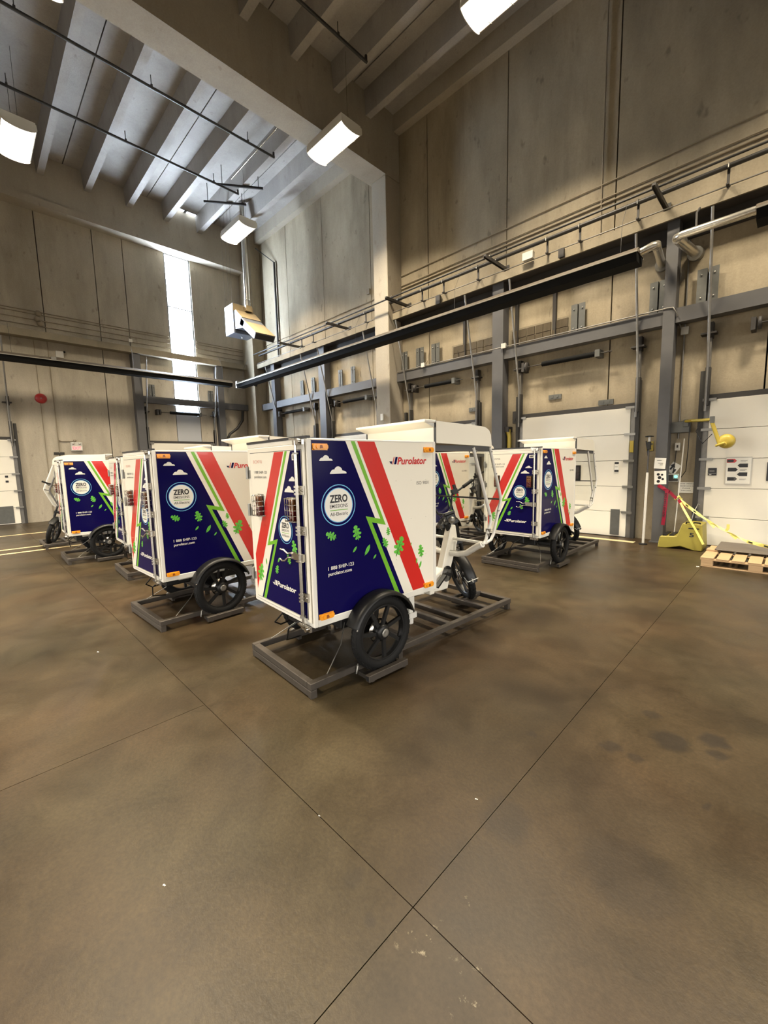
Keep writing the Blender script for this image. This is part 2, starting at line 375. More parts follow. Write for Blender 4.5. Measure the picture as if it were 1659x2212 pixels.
for (a, b_) in ((6.1, 6.6), (6.7, 7.2)): MB().bx(-16.785, -16.66, a, b_, ZC - .02, ZC - .013).build('pane', 'skylight_glow', sk)
sp = MB().bx(XL, -16.8, YF, YR, 9.66, ZC).bx(XL, -16.72, YF, YR, 9.60, 9.80).build('trim_1', 'beam_concrete'); structure(sp, 'concrete spandrel beam along the top of the far wall', 'beam')
eb = MB().bx(XL, XB, YR - .22, YR, ZC - .42, ZC).build('trim_2', 'beam_concrete'); structure(eb, 'concrete edge rib where ceiling meets the dock wall', 'beam')
bm_ = MB().bx(-9.10, -8.45, YF, YR - .02, 9.46, ZC - .01)
bm_.bx(-9.10, -8.45, YF, YR - .3, ZC - .01, ZC)
bm_ = bm_.build('beam', 'beam_concrete'); structure(bm_, 'deep concrete roof beam crossing the hall overhead', 'beam')
bm2 = MB().bx(.3, .95, YF, YR - .02, 9.46, ZC - .01).build('beam', 'beam_concrete'); structure(bm2, 'second deep concrete roof beam above and behind the viewer', 'beam')
c1 = MB().bx(-9.01, -8.45, 8.82, YR, 0, 9.45).build('column', 'beam_concrete', bevel=.012); structure(c1, 'square concrete column carrying the roof beam at the dock wall', 'column')
c2 = MB().bx(-17.2, -16.33, 8.86, YR, 0, ZC).build('column', 'wall_concrete', bevel=.012); structure(c2, 'concrete column standing in the far corner', 'column')
# concrete ledge (crane runway) on both walls
led = MB().bx(-16.33, XB, 9.0, YR, 5.73, 5.86).bx(-16.33, XB, 9.0, 9.04, 5.69, 5.73).build('trim_3', 'ledge_concrete'); structure(led, 'tan ledge beam running along the dock wall under the pipes', 'beam')
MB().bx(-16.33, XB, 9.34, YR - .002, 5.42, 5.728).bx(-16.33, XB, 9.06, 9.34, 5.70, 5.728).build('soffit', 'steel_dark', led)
led2 = MB().bx(XL, XL + .32, YF, 8.86, 5.72, 5.93).build('trim_4', 'ledge_concrete'); structure(led2, 'tan ledge beam running along the far wall', 'beam')

# unseen sides of the hall: openings sized to shape the sky light they let in
for nm, lab, bxs in (('wall_front', 'unseen concrete wall behind the viewer, openings sized for the light they let in', [(XL, -8.5, YF - .2, YF, 6.0, ZC + .3), (-8.5, XB, YF - .2, YF, 3.0, ZC + .3), (-8.9, -8.1, YF - .2, YF, 3.0, 6.0), (-17, -16.2, YF - .2, YF, 3.0, 6.0)] + [(x, x + .8, YF - .2, YF, 0, 3.0) for x in (-17, -8.9, .2)]),
                     ('wall_back', 'unseen concrete wall on the near side, openings sized to light the hall', [(XB, XB + .2, YF, YR + .3, 4.6, ZC + .3)] + [(XB, XB + .2, y, y + .8, 0, 4.6) for y in (-8.9, 0, 8.6)])):
    m = MB()
    for q in bxs: m.bx(*q)
    structure(m.build(nm, 'wall_concrete'), lab, 'wall')

# steel frames
def hpost(name, x0, x1, y0, y1, z1, label):
    m = MB()
    if abs(y1 - y0) < .4:      # web along y: flanges face the room
        m.bx(x0, x1, y0, y0 + .02, 0, z1).bx(x0, x1, y1 - .02, y1, 0, z1).bx((x0 + x1) / 2 - .008, (x0 + x1) / 2 + .008, y0 + .02, y1 - .02, 0, z1).bx(x1 - .012, x1, y0 + .02, y1 - .02, 0, z1)
    m.bx(x0 - .03, x1 + .03, y0 - .03, y1, 0, .02)
    return structure(m.build(name, 'steel_grey'), label, 'post')
hpost('steel_post', -1.87, -1.69, 9.1, 9.36, 5.7, 'grey steel wall post with papers taped on, beside the yellow dock light')
hpost('steel_post', -5.31, -5.03, 9.1, 9.36, 5.7, 'grey steel wall post behind the nearest cargo trike')
hpost('steel_post', -12.2, -11.85, 9.1, 9.36, 5.7, 'grey steel wall post between the concrete columns')
hpost('steel_post', -15.4, -15.15, 9.1, 9.36, 5.7, 'grey steel wall post next to the corner column')
lp = MB().bx(XL, XL + .28, 4.5, 4.76, 0, 5.7).build('steel_post', 'steel_grey'); structure(lp, 'grey steel post left of the slit window', 'post')
lp = MB().bx(XL, XL + .28, 7.52, 7.78, 0, 5.7).build('steel_post', 'steel_grey'); structure(lp, 'grey steel post right of the slit window', 'post')
for (a, b_, lab) in ((-1.69, 8.5, 'grey steel girt right of the post with papers'), (-5.03, -1.87, 'grey steel girt carrying a thin conduit above the white dock door'),
                     (-8.45, -5.31, 'grey steel girt between concrete column and post'), (-11.85, -9.01, 'grey blue steel girt left of the concrete column'),
                     (-15.15, -12.2, 'grey blue steel girt in the bay near the corner')):
    o = MB().bx(a + .004, b_ - .004, 9.13, 9.15, 3.98, 4.23).bx(a + .004, b_ - .004, 9.15, 9.36, 4.21, 4.23).bx(a + .004, b_ - .004, 9.15, 9.36, 3.98, 4.0).build('steel_girt', 'steel_grey'); structure(o, lab, 'beam')
o = MB().bx(-16.33, -15.404, 9.13, 9.36, 3.98, 4.23).build('steel_girt', 'steel_grey'); structure(o, 'short steel girt meeting the corner column', 'beam')
o = MB().bx(XL + .01, XL + .22, 4.764, 7.516, 4.03, 4.27).build('steel_girt', 'steel_grey'); structure(o, 'grey steel girt crossing the slit window', 'beam')
o = MB().bx(XL + .01, XL + .22, 7.784, 8.85, 4.03, 4.27).build('steel_girt', 'steel_grey'); structure(o, 'grey steel girt from post to the corner column', 'beam')

# dock doors: sectional, with rails
def dock_door(n, cx, w, h, side, label, win=True, sections=5, dead=False):
    """side 'R' on the right wall (x runs along it), 'L' on the left wall."""
    M_ = (lambda u, d, z: (cx + u, YR - d, z)) if side == 'R' else (lambda u, d, z: (XL + d, cx - u, z))
    def box(u0, u1, d0_, d1_, z0, z1, mb=None, mi=0):
        mb = mb or MB(); A = M_(u0, d0_, z0); B = M_(u1, d1_, z1)
        return mb.bx(min(A[0], B[0]), max(A[0], B[0]), min(A[1], B[1]), max(A[1], B[1]), z0, z1, mi)
    fr = box(-w / 2 - .06, w / 2 + .06, .002, .03, h - .01, h + .09, box(-w / 2, w / 2, .004, .02, 0, h))
    root = structure(fr.build('door_%d' % n, 'steel_dark'), label, 'door')
    sh = h / sections
    for i in range(sections):
        m = box(-w / 2 + .004, w / 2 - .004, .022, .07, i * sh + .004 + (.01 if i == 0 else 0), (i + 1) * sh - .004)
        m.build('panel', 'door_white', root, bevel=.003)
    box(-w / 2, w / 2, .02, .06, 0, .012).build('bottom_seal', 'door_seal', root)
    if win:
        box(-.22, .22, .07, .082, sh * 2 + .12, sh * 3 - .08, box(-.19, .19, .082, .085, sh * 2 + .15, sh * 3 - .11, mi=1)).build('window', ['black_plastic', 'glass_dark'], root)
    for s in (-1, 1):
        a, b_ = (w / 2, w / 2 + .09) if s > 0 else (-w / 2 - .09, -w / 2)
        box(a, b_, .004, .05, 0, h).build('jamb', 'galv', root)
        for z in [i * sh for i in range(1, sections + 1)]:
            hx = (w / 2 - .09, w / 2 + .10) if s > 0 else (-w / 2 - .10, -w / 2 + .09)
            box(hx[0], hx[1], .071, .105, z - .025, z + .02).build('roller_hinge', 'zinc', root)
        e = s * (w / 2 + .12)
        box(e - .035, e + .035, .01, .10, 0, h + .5).build('track_guard', 'door_seal', root)
    if not dead: box(.18, .40, .072, .078, .03, .56).build('kick_plate', 'galv_plate', root) if False else None
    return root, box
d1, bx1 = dock_door(1, .02, 2.32, 2.60, 'R', 'white sectional dock door with the poster and yellow lamp', win=False)
d2, bx2 = dock_door(2, -3.5, 2.26, 2.60, 'R', 'white sectional dock door behind the trike standing alone')
bx2(.84, 1.01, .071, .078, .04, .57).build('kick_plate', 'galv_plate', d2)
d3, bx3 = dock_door(3, -7.05, 2.26, 2.60, 'R', 'white dock door mostly hidden behind the middle trikes')
d4, bx4 = dock_door(4, -10.7, 2.3, 2.60, 'R', 'white dock door between the concrete column and the post')
d5, bx5 = dock_door(5, -14.15, 2.3, 2.60, 'R', 'white dock door nearest the far corner')
d6, bx6 = dock_door(6, 6.1, 2.3, 2.58, 'L', 'white dock door under the slit window')
d7, bx7 = dock_door(7, -.1, 2.3, 2.60, 'L', 'white dock door at the left edge by the red bell')
bx7(-1.0, -.6, .071, .078, .04, .57).build('kick_plate', 'galv_plate', d7)
for i, z in enumerate((1.45, 1.3)): bx7(-.97, -.90, .071, .076, z, z + .06).build('notice', 'ink_black', d7)
# unseen doors keep the dock row going
# torsion shafts, lift tracks, steel plates
def shaft(x0, x1, label, y=9.2, z=3.72):
    t = empty('torsion_shaft', ((x0 + x1) / 2, y, z)); tag(t, label, 'spring', 'torsion shafts above the dock doors')
    L_ = (x1 - x0) / 2
    m = MB(); n = int((x1 - x0) / .02)
    m.tube([(-L_ + (2 * L_) * i / n, 0, 0) for i in range(n + 1)], [.056 if i % 2 else .049 for i in range(n + 1)], 8)
    m.build('coil_spring', 'coil_black', t)
    MB().tube([(-L_ - .35, 0, 0), (L_ + .28, 0, 0)], .011, 6).build('shaft_rod', 'steel_dark', t)
    MB().bx(L_ - .02, L_ + .07, -.06, .2, -.07, .07).build('bracket', 'galv_plate', t)
    MB().lathe([(.012, -.02), (.10, -.02), (.10, .02), (.012, .02)], (-L_ - .35, 0, 0), 'x', 16).build('cable_drum', 'steel_dark', t)
    MB().bx(-L_ - .46, -L_ - .40, -.05, .2, -.1, .1).build('bracket', 'steel_dark', t)
    return t
shaft(-4.13, -3.0, 'black coiled torsion shaft above the dock door behind the lone trike')
shaft(-7.45, -6.5, 'black coiled torsion shaft just right of the concrete column')
shaft(-11.0, -9.85, 'black coiled torsion shaft just left of the concrete column')
shaft(-14.6, -13.3, 'black coiled torsion shaft nearest the corner on the dock wall')
shaft(-.2, 1.0, 'black coiled torsion shaft above the door with the poster, mostly out of view')
t = shaft(-.55, .55, 'black coiled torsion shaft left of the slit window base'); t.location = (XL + .2, 6.2, 3.72); t.rotation_euler = (0, 0, PI / 2)
def track(x, xb, label, lean=.52):
    t = empty('lift_track', (x, 9.27, 2.7)); tag(t, label, 'door track', 'inclined lift tracks of the dock doors')
    MB().tube([(0, 0, -.3), (0, 0, .55), (0, -lean, 2.85)], .021, 8).build('guide_pipe', 'galv', t)
    MB().bx(-.025, .045, -.01, .11, -.2, .45).build('angle_iron', 'door_seal', t)
    MB().bx(.01, .035, 0, .11, .45, .95).build('splice_plate', 'galv', t)
    MB().bx(-.12, .10, -.06, .12, 1.0, 1.03).bx(-.02, .05, -.02, .12, .94, 1.2).build('bracket', 'steel_dark', t)
    return t
track(-1.20, 0, 'galvanized lift track right of the post with papers'); track(-2.27, 0, 'galvanized lift track left of the post with papers')
track(-4.70, 0, 'leaning lift track left of the lone trikes dock door'); track(-5.85, 0, 'leaning lift track just left of the post behind the nearest trike')
track(-8.10, 0, 'leaning lift track beside the concrete column, on its right'); track(-9.45, 0, 'leaning lift track beside the concrete column, on its left')
track(-11.75, 0, 'leaning lift track on the middle steel post'); track(-12.75, 0, 'leaning lift track left of the middle steel post'); track(-15.2, 0, 'leaning lift track at the corner end of the dock wall')
for (y, lab) in ((4.85, 'lift track left of the slit window'), (7.36, 'lift track right of the slit window'), (1.06, 'lift track beside the left edge dock door')):
    t = track(0, 0, lab); t.location = (XL + .14, y, 2.7); t.rotation_euler = (0, 0, PI / 2)
def plates(x, label, w=.28, z0=4.27, z1=4.83, y=YR, rz=0):
    t = empty('bolt_plate', (x, y, z0), rz); tag(t, label, 'steel plate', 'bolted steel plates above the girts')
    for s in (-1, 1):
        a = (.012, w / 2) if s > 0 else (-w / 2, -.012)
        MB().bx(a[0], a[1], -.09, -.08, 0, z1 - z0).bx(a[0] if s > 0 else a[1] - .012, a[0] + .012 if s > 0 else a[1], -.08, -.002, 0, z1 - z0).build('plate', 'galv_plate', t)
    for bx_ in (-w * .3, w * .3):
        for bz in (.08, z1 - z0 - .1): MB().lathe([(.0, -.105), (.016, -.105), (.016, -.09)], (bx_, 0, bz), 'y', 6).build('bolt', 'zinc', t)
plates(-7.72, 'steel plate pair second from the column, right side'); plates(-7.17, 'steel plate pair third from the column, right side')
plates(-3.43, 'steel plate pair above the lone trikes dock door'); plates(-2.0, 'steel plate pair left of the post under the silver elbow'); plates(-1.28, 'steel plate pair right of the post under the flue duct', .30)
plates(-11.25, 'narrow plate pair left of the column, farther one', .2); plates(-10.6, 'narrow plate pair left of the column, nearer one', .2)
plates(-13.57, 'narrow plate pair in the corner bay, farther one', .2); plates(-12.85, 'narrow plate pair in the corner bay, nearer one', .2); plates(-8.3, 'dark plate pair tucked beside the concrete column', .22)
plates(5.12, 'plate pair at the left of the slit window', .2, 4.28, 4.72, 0, PI / 2).__class__
for o in list(bpy.data.objects):
    if o.name.startswith('bolt_plate') and abs(o.location.y) < .01: o.location = (XL, 5.12, 4.28)
t_pl = [o for o in bpy.data.objects if o.name.startswith('bolt_plate') and o.location.x == XL]
plates(7.33, 'plate pair at the right of the slit window', .2, 4.28, 4.72, 0.001, PI / 2)
for o in list(bpy.data.objects):
    if o.name.startswith('bolt_plate') and 0 < abs(o.location.y) < .01: o.location = (XL, 7.3, 4.28)
for (x, z1, lab) in ((-6.27, 5.26, 'thin dark steel strip left of the post behind the nearest trike'), (-4.83, 5.3, 'thin dark steel strip right of the post behind the nearest trike'), (-3.95, 5.3, 'thin dark steel strip beside the plate pair over the dock door')):
    tag(MB().bx(x - .045, x + .045, 9.37, 9.40, 4.25, z1).bx(x + .03, x + .045, 9.32, 9.37, 4.25, z1).build('steel_strip', 'steel_dark'), lab, 'steel strip')
# blocked-up openings with rough grout
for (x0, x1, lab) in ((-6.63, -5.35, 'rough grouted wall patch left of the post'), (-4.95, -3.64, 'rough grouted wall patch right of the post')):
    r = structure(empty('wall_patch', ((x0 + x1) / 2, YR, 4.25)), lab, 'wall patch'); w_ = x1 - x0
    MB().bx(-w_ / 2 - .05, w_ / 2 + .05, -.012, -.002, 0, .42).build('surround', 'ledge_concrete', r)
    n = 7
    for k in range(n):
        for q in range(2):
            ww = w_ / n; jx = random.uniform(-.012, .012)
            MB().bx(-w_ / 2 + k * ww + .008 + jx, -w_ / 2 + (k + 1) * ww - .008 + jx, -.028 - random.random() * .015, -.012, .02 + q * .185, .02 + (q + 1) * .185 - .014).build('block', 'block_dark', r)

# pipes and arms along the dock wall
def arm(x, label):
    t = empty('pipe_bracket', (x, 9.38, 6.05)); tag(t, label, 'pipe bracket', 'steel arms carrying the pipes')
    MB().bx(-.03, .03, -.98, 0, 0, .035).bx(-.03, -.024, -.98, 0, -.035, 0).bx(.024, .03, -.98, 0, -.035, 0).build('arm', 'steel_dark', t)
    MB().bx(-.06, .06, -.015, 0, -.12, .1).build('wall_plate', 'steel_dark', t)
    m = MB()
    for y in (-.48, -.75): m.tube([(0, y - .05, .035), (0, y - .05, .07), (0, y, .125), (0, y + .05, .07), (0, y + .05, .035)], .006, 5)
    m.build('u_bolt', 'zinc', t)
for x, lab in ((-1.95, 'steel pipe arm above the silver heater elbow'), (-5.1, 'steel pipe arm above the post behind the nearest trike'), (-8.13, 'steel pipe arm at the concrete column'), (-10.75, 'steel pipe arm left of the concrete column'), (-13.55, 'steel pipe arm nearest the hanging unit heater'), (1.2, 'steel pipe arm past the right picture edge')): arm(x, lab)
tag(MB().tube([(-15.9, 8.9, 6.13), (XB, 8.9, 6.13)], .038, 10).build('sprinkler_main', 'pipe_black'), 'thick black pipe resting on the wall arms', 'pipe')
tag(MB().tube([(-15.9, 8.63, 6.115), (XB, 8.63, 6.115)], .02, 8).build('gas_pipe', 'pipe_black'), 'thinner black pipe in front of the thick one', 'pipe')
for x, where in ((-3.3, 'just right of the two ledge boxes'), (-2.3, 'just left of the arm above the silver elbow'), (-1.05, 'nearest the right picture edge'), (-3.95, 'between the two ledge boxes'), (-5.6, 'just left of the arm over the middle post'),
                 (-6.6, 'above the dark ledge box'), (-7.3, 'just right of the arm at the concrete column'), (-9.5, 'just left of the concrete column'), (-12.2, 'halfway between column and corner'), (-12.9, 'just right of the arm nearest the unit heater')):
    t = empty('pipe_clamp', (x, 8.9, 5.86)); tag(t, 'small pipe clamp under the thick pipe, ' + where, 'pipe clamp', 'pipe clamps along the ledge')
    MB().bx(-.02, .02, -.02, .16, .0, .02).bx(-.02, .02, .1, .16, .02, .04).bx(-.018, .018, .03, .05, .02, .26).build('stand', 'steel_dark', t)
    MB().tube([(0, -.045, .23), (0, -.045, .28), (0, 0, .325), (0, .045, .28), (0, .045, .23)], .01, 6).build('strap', 'zinc', t)
def conduit(pts, r, m, lab, name='conduit'): return tag(MB().tube(pts, r, 6).build(name, m), lab, 'conduit')
conduit([(-8.44, 9.375, 6.97), (XB, 9.375, 6.97)], .012, 'pipe_tan', 'highest thin conduit along the dock wall')
conduit([(-8.44, 9.375, 6.70), (XB, 9.375, 6.70)], .012, 'pipe_tan', 'upper of the paired thin conduits on the dock wall')
conduit([(-8.44, 9.375, 6.61), (XB, 9.375, 6.61)], .016, 'pipe_tan', 'lower of the paired thin conduits on the dock wall')
conduit([(-16.3, 9.375, 6.66), (-9.02, 9.375, 6.66)], .012, 'pipe_tan', 'thin conduit on the wall between the corner and the column')
conduit([(-16.3, 9.02, 5.90), (XB, 9.02, 5.90)], .012, 'galv', 'shiny conduit lying along the ledge edge')
conduit([(-3.07, 9.375, 10.9), (-3.07, 9.375, 5.9)], .012, 'pipe_tan', 'vertical conduit dropping from the ceiling to the ledge')
conduit([(-7.44, 9.375, 5.7), (-7.44, 9.375, 4.7), (-7.44, 9.30, 4.40), (-7.44, 9.15, 4.31)], .011, 'pipe_tan', 'vertical conduit dropping to the girt right of the column')
conduit([(-1.58, 9.375, 5.6), (-1.58, 9.375, 1.95)], .013, 'galv', 'vertical conduit dropping to the switch beside the papers')
conduit([(-15.12, 9.33, 9.6), (-15.12, 9.33, 5.9)], .045, 'pipe_black', 'black vertical drain pipe near the corner', 'drain_pipe')
conduit([(-16.1, 9.1, 10.4), (-15.12, 9.33, 9.6)], .02, 'pipe_black', 'slanted drain branch reaching up to the ceiling', 'drain_pipe')
conduit([(-8.4, 9.115, 4.25), (-1.80, 9.095, 4.25), (-1.72, 9.085, 4.24), (-1.66, 9.09, 4.12), (-1.64, 9.36, 3.92)], .013, 'galv', 'shiny conduit lying along the girts and bending at the post')
def jbox(x, y, z, s, lab, m='grey_plastic', d=.06, name='junction_box'):
    return tag(MB().bx(x - s[0] / 2, x + s[0] / 2, y - d, y, z - s[1] / 2, z + s[1] / 2).bx(x - s[0] / 2 - .006, x + s[0] / 2 + .006, y - d - .006, y - d, z - s[1] / 2 - .006, z + s[1] / 2 + .006).build(name, m), lab, 'electrical box')
jbox(-5.0, 9.125, 4.27, (.1, .1), 'white junction box where the girt meets the middle post'); jbox(-7.42, 9.125, 4.27, (.1, .1), 'white junction box on the girt right of the column'); jbox(-1.57, 9.39, 3.86, (.1, .12), 'white junction box right of the post with papers')
jbox(-4.36, 8.99, 5.96, (.22, .14), 'grey junction box on the ledge under the thick pipe', d=.1); jbox(-3.66, 8.99, 5.78, (.1, .16), 'small dark box hanging on the ledge face', 'steel_dark'); jbox(-6.79, 8.99, 5.76, (.12, .2), 'dark box on the ledge face right of the column', 'steel_dark')
jbox(-9.8, 9.39, 6.95, (.12, .15), 'small dark box high on the wall left of the column', 'pipe_tan')
o = jbox(-8.75, 8.81, 2.98, (.09, .17), 'white switch box on the concrete column', 'paper', .04, 'switch_box')
for (x0, lab) in ((-6.0, 'small steel latch plate beside the door behind the nearest trike'), (-2.85, 'small dark slot plate just above the lone trikes dock door'), (-3.9, 'small hinge plate on the wall panel above the dock door')):
    z_ = {-6.0: 2.95, -2.85: 2.76, -3.9: 3.0}[x0]
    tag(MB().bx(x0 - .14, x0 + .14, 9.37, 9.40, z_ - .05, z_ + .05).bx(x0 - .08, x0 - .03, 9.36, 9.37, z_ - .02, z_ + .02).bx(x0 + .03, x0 + .08, 9.36, 9.37, z_ - .02, z_ + .02).build('latch_plate', 'galv_plate'), lab, 'steel plate')

# radiant tube heaters
def heater(name, L_, label, loc, rz, tubeend=0):
    t = empty(name, loc, rz); tag(t, label, 'heater', 'radiant tube heaters')
    MB().prism([(-.20, -.03), (-.12, .05), (.12, .05), (.20, -.03)], lambda u, v, w: (w, u, v), 0, L_).build('reflector', 'reflector_outer', t)
    MB().bx(0, L_, -.212, -.196, -.045, -.025).bx(0, L_, .196, .212, -.045, -.025).build('reflector_lip', 'reflector', t)
    MB().prism([(-.195, -.03), (.195, -.03), (.15, -.17), (-.15, -.17)], lambda u, v, w: (w, u, v), .01, L_ - .01).build('radiant_body', 'coil_black', t)
    k = int(L_ / 3)
    for i in range(k + 1):
        x = .3 + i * (L_ - .6) / k
        MB().tube([(x, 0, .05), (x, .02, .55), (x, .25, .95)], .004, 4).build('hanger_chain', 'steel_dark', t)
        MB().bx(x - .012, x + .012, -.22, .22, -.115, .078).build('hanger_strap', 'reflector_outer', t) if False else None
    return t
h1 = heater('tube_heater', 14.25, 'long dark tube heater slung along the dock wall', (-16.3, 8.2, 4.98), 0)
MB().bx(-.12, 0, -.14, .10, -.16, .10).bx(-.14, -.12, -.06, .1, -.1, .14).build('burner_box', 'grey_plastic', h1)
MB().tube([(.02, .12, -.06), (.5, .3, -.06), (.55, .45, -.1)], .045, 8).build('intake_hose', 'pipe_black', h1)
MB().tube([(14.25, 0, .0), (14.42, 0, .04), (14.47, .06, .06), (14.45, .12, .06)], .062, 12).build('flue_elbow', 'duct_silver', h1)
MB().tube([(14.45, .12, .06), (14.32, 1.19, .13)], .066, 12).build('flue_duct', 'duct_silver', h1)
MB().tube([(14.325, 1.10, .12), (14.31, 1.19, .13)], .105, 14).build('flue_collar', 'zinc', h1)
h2 = heater('tube_heater', 9.6, 'tube heater end at the right picture edge with a long silver flue', (-.62, 8.2, 5.02), 0)
MB().tube([(-.0, 0, .02), (-.86, 0, .02), (-.95, .06, .03), (-.95, .14, .04)], .058, 12).build('flue_tube', 'duct_silver', h2)
MB().tube([(-.95, .12, .04), (-.85, 1.19, .11)], .075, 12).build('flue_duct', 'duct_silver', h2)
MB().tube([(-.86, 1.08, .10), (-.85, 1.19, .11)], .115, 14).build('flue_collar', 'zinc', h2)
MB().tube([(-.74, .5, .55), (-.76, .4, .45), (-.74, .3, .2), (-.70, .1, .06)], .016, 8).build('gas_hose', 'steel_dark', h2)
h3 = heater('tube_heater', 16.15, 'long dark tube heater slung along the far wall', (-16.2, -8.4, 4.96), PI / 2)
MB().bx(10.5, 10.62, -.215, .215, -.05, .055).build('joint_band', 'zinc', h3)

# far wall runs
for z, lab in ((6.58, 'topmost conduit along the far wall'), (6.50, 'second conduit along the far wall'), (6.33, 'third conduit along the far wall'), (6.15, 'lowest conduit along the far wall')):
    for (a, b_, l2) in ((-8.5, 5.9, ', left of the window'), (6.9, 8.85, ', right of the window')):
        conduit([(XL + .02, a, z), (XL + .02, b_, z)], .013, 'pipe_tan', lab + l2)
conduit([(XL + .02, 1.86, 5.7), (XL + .02, 1.86, 0.2)], .01, 'pipe_tan', 'thin conduit passing behind the red bell')
conduit([(XL + .02, 2.2, 5.7), (XL + .02, 2.2, 2.62), (XL + .02, 2.2, 2.2)], .014, 'pipe_tan', 'conduit dropping to the exit sign')
conduit([(XL + .02, 2.2, 2.62), (XL + .02, 2.3, 2.58), (XL + .02, 2.62, 2.6)], .014, 'pipe_tan', 'short conduit branch feeding the exit sign')
t = tag(empty('fire_bell', (XL, 1.88, 3.92)), 'round red fire bell on the far wall', 'bell')
MB().lathe([(.0, .10), (.06, .098), (.13, .07), (.155, .03), (.155, .01), (.06, .01)], (0, 0, 0), 'x', 24).build('gong', 'red_bell', t)
MB().lathe([(.0, .112), (.02, .11), (.022, .095)], (0, 0, 0), 'x', 10).build('cap_nut', 'zinc', t); MB().bx(.0, .02, -.07, .07, -.07, .07).build('base', 'red_bell', t)
t = tag(empty('exit_sign', (XL, 2.67, 2.28)), 'white exit sign with glowing red letters on the far wall', 'exit sign')
MB().bx(.01, .07, -.16, .16, 0, .20).build('housing', 'grey_plastic', t)
fx = lambda u, v, w: (.072 + w, u, v)
m = MB(); flat(m, [(-.135, .025), (.135, .025), (.135, .155), (-.135, .155)], fx); m.build('face', 'paper', t)
m = MB(); add_text(m, 'EXIT', lambda u, v, w: (.074, u, v), -.115, .115, .04, .10, bold=.03); m.build('lettering', 'exit_red', t)
m = MB(); [m.lathe([(.0, .05), (.035, .04), (.04, 0)], (.04, y, .235), 'x', 12) for y in (-.09, .09)]; m.bx(.0, .06, -.16, .16, .2, .28).build('lamp_heads', 'grey_plastic', t)
MB().lathe([(0, .05), (.045, .05), (.045, 0)], (.0, -.03, .33), 'x', 12).build('conduit_cap', 'pipe_tan', t)
tag(MB().bx(XL, XL + .02, 2.05, 2.33, 2.15, 2.23).bx(XL + .02, XL + .03, 2.07, 2.31, 2.165, 2.215).build('dark_plate', 'steel_dark'), 'small dark plate left of the exit sign', 'steel plate')
t = tag(empty('emergency_light', (XL, 2.48, 5.26)), 'pale emergency light box under the far ledge', 'light'); MB().bx(0, .09, -.1, .1, 0, .2).build('housing', 'grey_plastic', t); MB().lathe([(0, .07), (.03, .05), (.035, 0)], (.04, .13, .2), 'x', 10).build('lamp_head', 'black_plastic', t)
t = jbox(0, 0, 0, (.1, .1), 'small white box on the far wall conduits', 'paper'); t.location = (XL + .03, 4.56, 6.18); t.rotation_euler = (0, 0, PI / 2)
tag(MB().tube([(XL + .15, 8.62, 4.0), (XL + .15, 8.58, 3.6), (XL + .2, 8.3, 3.25), (XL + .2, 7.95, 3.0), (XL + .12, 7.84, 2.72), (XL + .1, 7.86, 2.3)], .055, 10).build('black_hose', 'pipe_black'), 'thick black hose looping down beside the corner column', 'hose')
# pulley housing by far conduits
t = tag(empty('conduit_fitting', (XL + .03, 2.05, 6.35)), 'cluster of round conduit fittings on the far wall', 'conduit fitting')
for (y, z) in ((0, .18), (-.03, 0), (.03, -.12)): MB().lathe([(0, .06), (.08, .06), (.085, 0)], (0, y, z), 'x', 14).build('round_box', 'pipe_tan', t)

# high-bay lamps
def lamp_proto():
    t = empty('high_bay_lamp')
    m = MB().bx(-.62, .62, -.28, .28, .03, .10)
    m.build('housing', 'white_frame', t)
    for y in (-.29, .28): MB().prism([(-.645, -.07), (.645, -.07), (.62, .05), (-.62, .05)], lambda u, v, w: (u, w, v), y, y + .012).build('side_skirt', 'white_frame', t)
    ar = [(.30 * math.cos(a), -.06 - .10 * math.sin(a)) for a in [PI * i / 10 for i in range(11)]] + [(-.29, .05), (.29, .05)]
    for x in (-.645, .635): MB().prism(ar, lambda u, v, w: (w, u, v), x, x + .012).build('end_plate', 'white_frame', t)
    m = MB()
    m.bx(-.62, .62, -.272, .272, -.03, -.02); m.build('lens', 'lamp_lens', t)
    for x in (-.4, 0, .4): MB().tube([(x, .30 * math.cos(a), -.06 - .09 * math.sin(a)) for a in [PI * i / 10 for i in range(11)]], .004, 4).build('guard_wire', 'galv', t)
    for x in (-.5, .5): MB().tube([(x, 0, .1), (x, 0, 1.5)], .004, 4).build('hanger_wire', 'steel_dark', t)
    return t
lp0 = lamp_proto()
LAMPS = [(-12.82, 1.5, 'bright high bay lamp cut by the left picture edge'), (-8.03, 6.68, 'bright high bay lamp in front of the roof beam'), (-12.92, 6.75, 'smallest bright high bay lamp above the unit heater'),
         (-3.72, 6.68, 'bright high bay lamp cut by the top picture edge'), (-8.03, 1.5, 'high bay lamp above the top picture edge, under the beam'), (-3.72, 1.5, 'high bay lamp high over the nearest trike, out of view'), (.9, 6.68, 'high bay lamp over the wood pallet, out of view'),
         (-3.72, -3.7, 'high bay lamp behind the viewer, middle'), (-8.03, -3.7, 'high bay lamp left of the viewer, out of view'), (-12.82, -3.7, 'high bay lamp far left, out of view')]
for i, (x, y, lab) in enumerate(LAMPS):
    o = lp0 if i == 0 else copy_tree(lp0); o.location = (x, y, 9.02); tag(o, lab, 'lamp', 'high bay lamps')
    ld = bpy.data.lights.new('lamp_light', 'AREA'); ld.shape = 'RECTANGLE'; ld.size = 1.2; ld.size_y = .5; ld.energy = LAMP_W; ld.color = LAMP_COL; ld.spread = math.radians(118)
    lo = bpy.data.objects.new('lamp_light', ld); COL.objects.link(lo); lo.parent = o; lo.location = (0, 0, -.045)
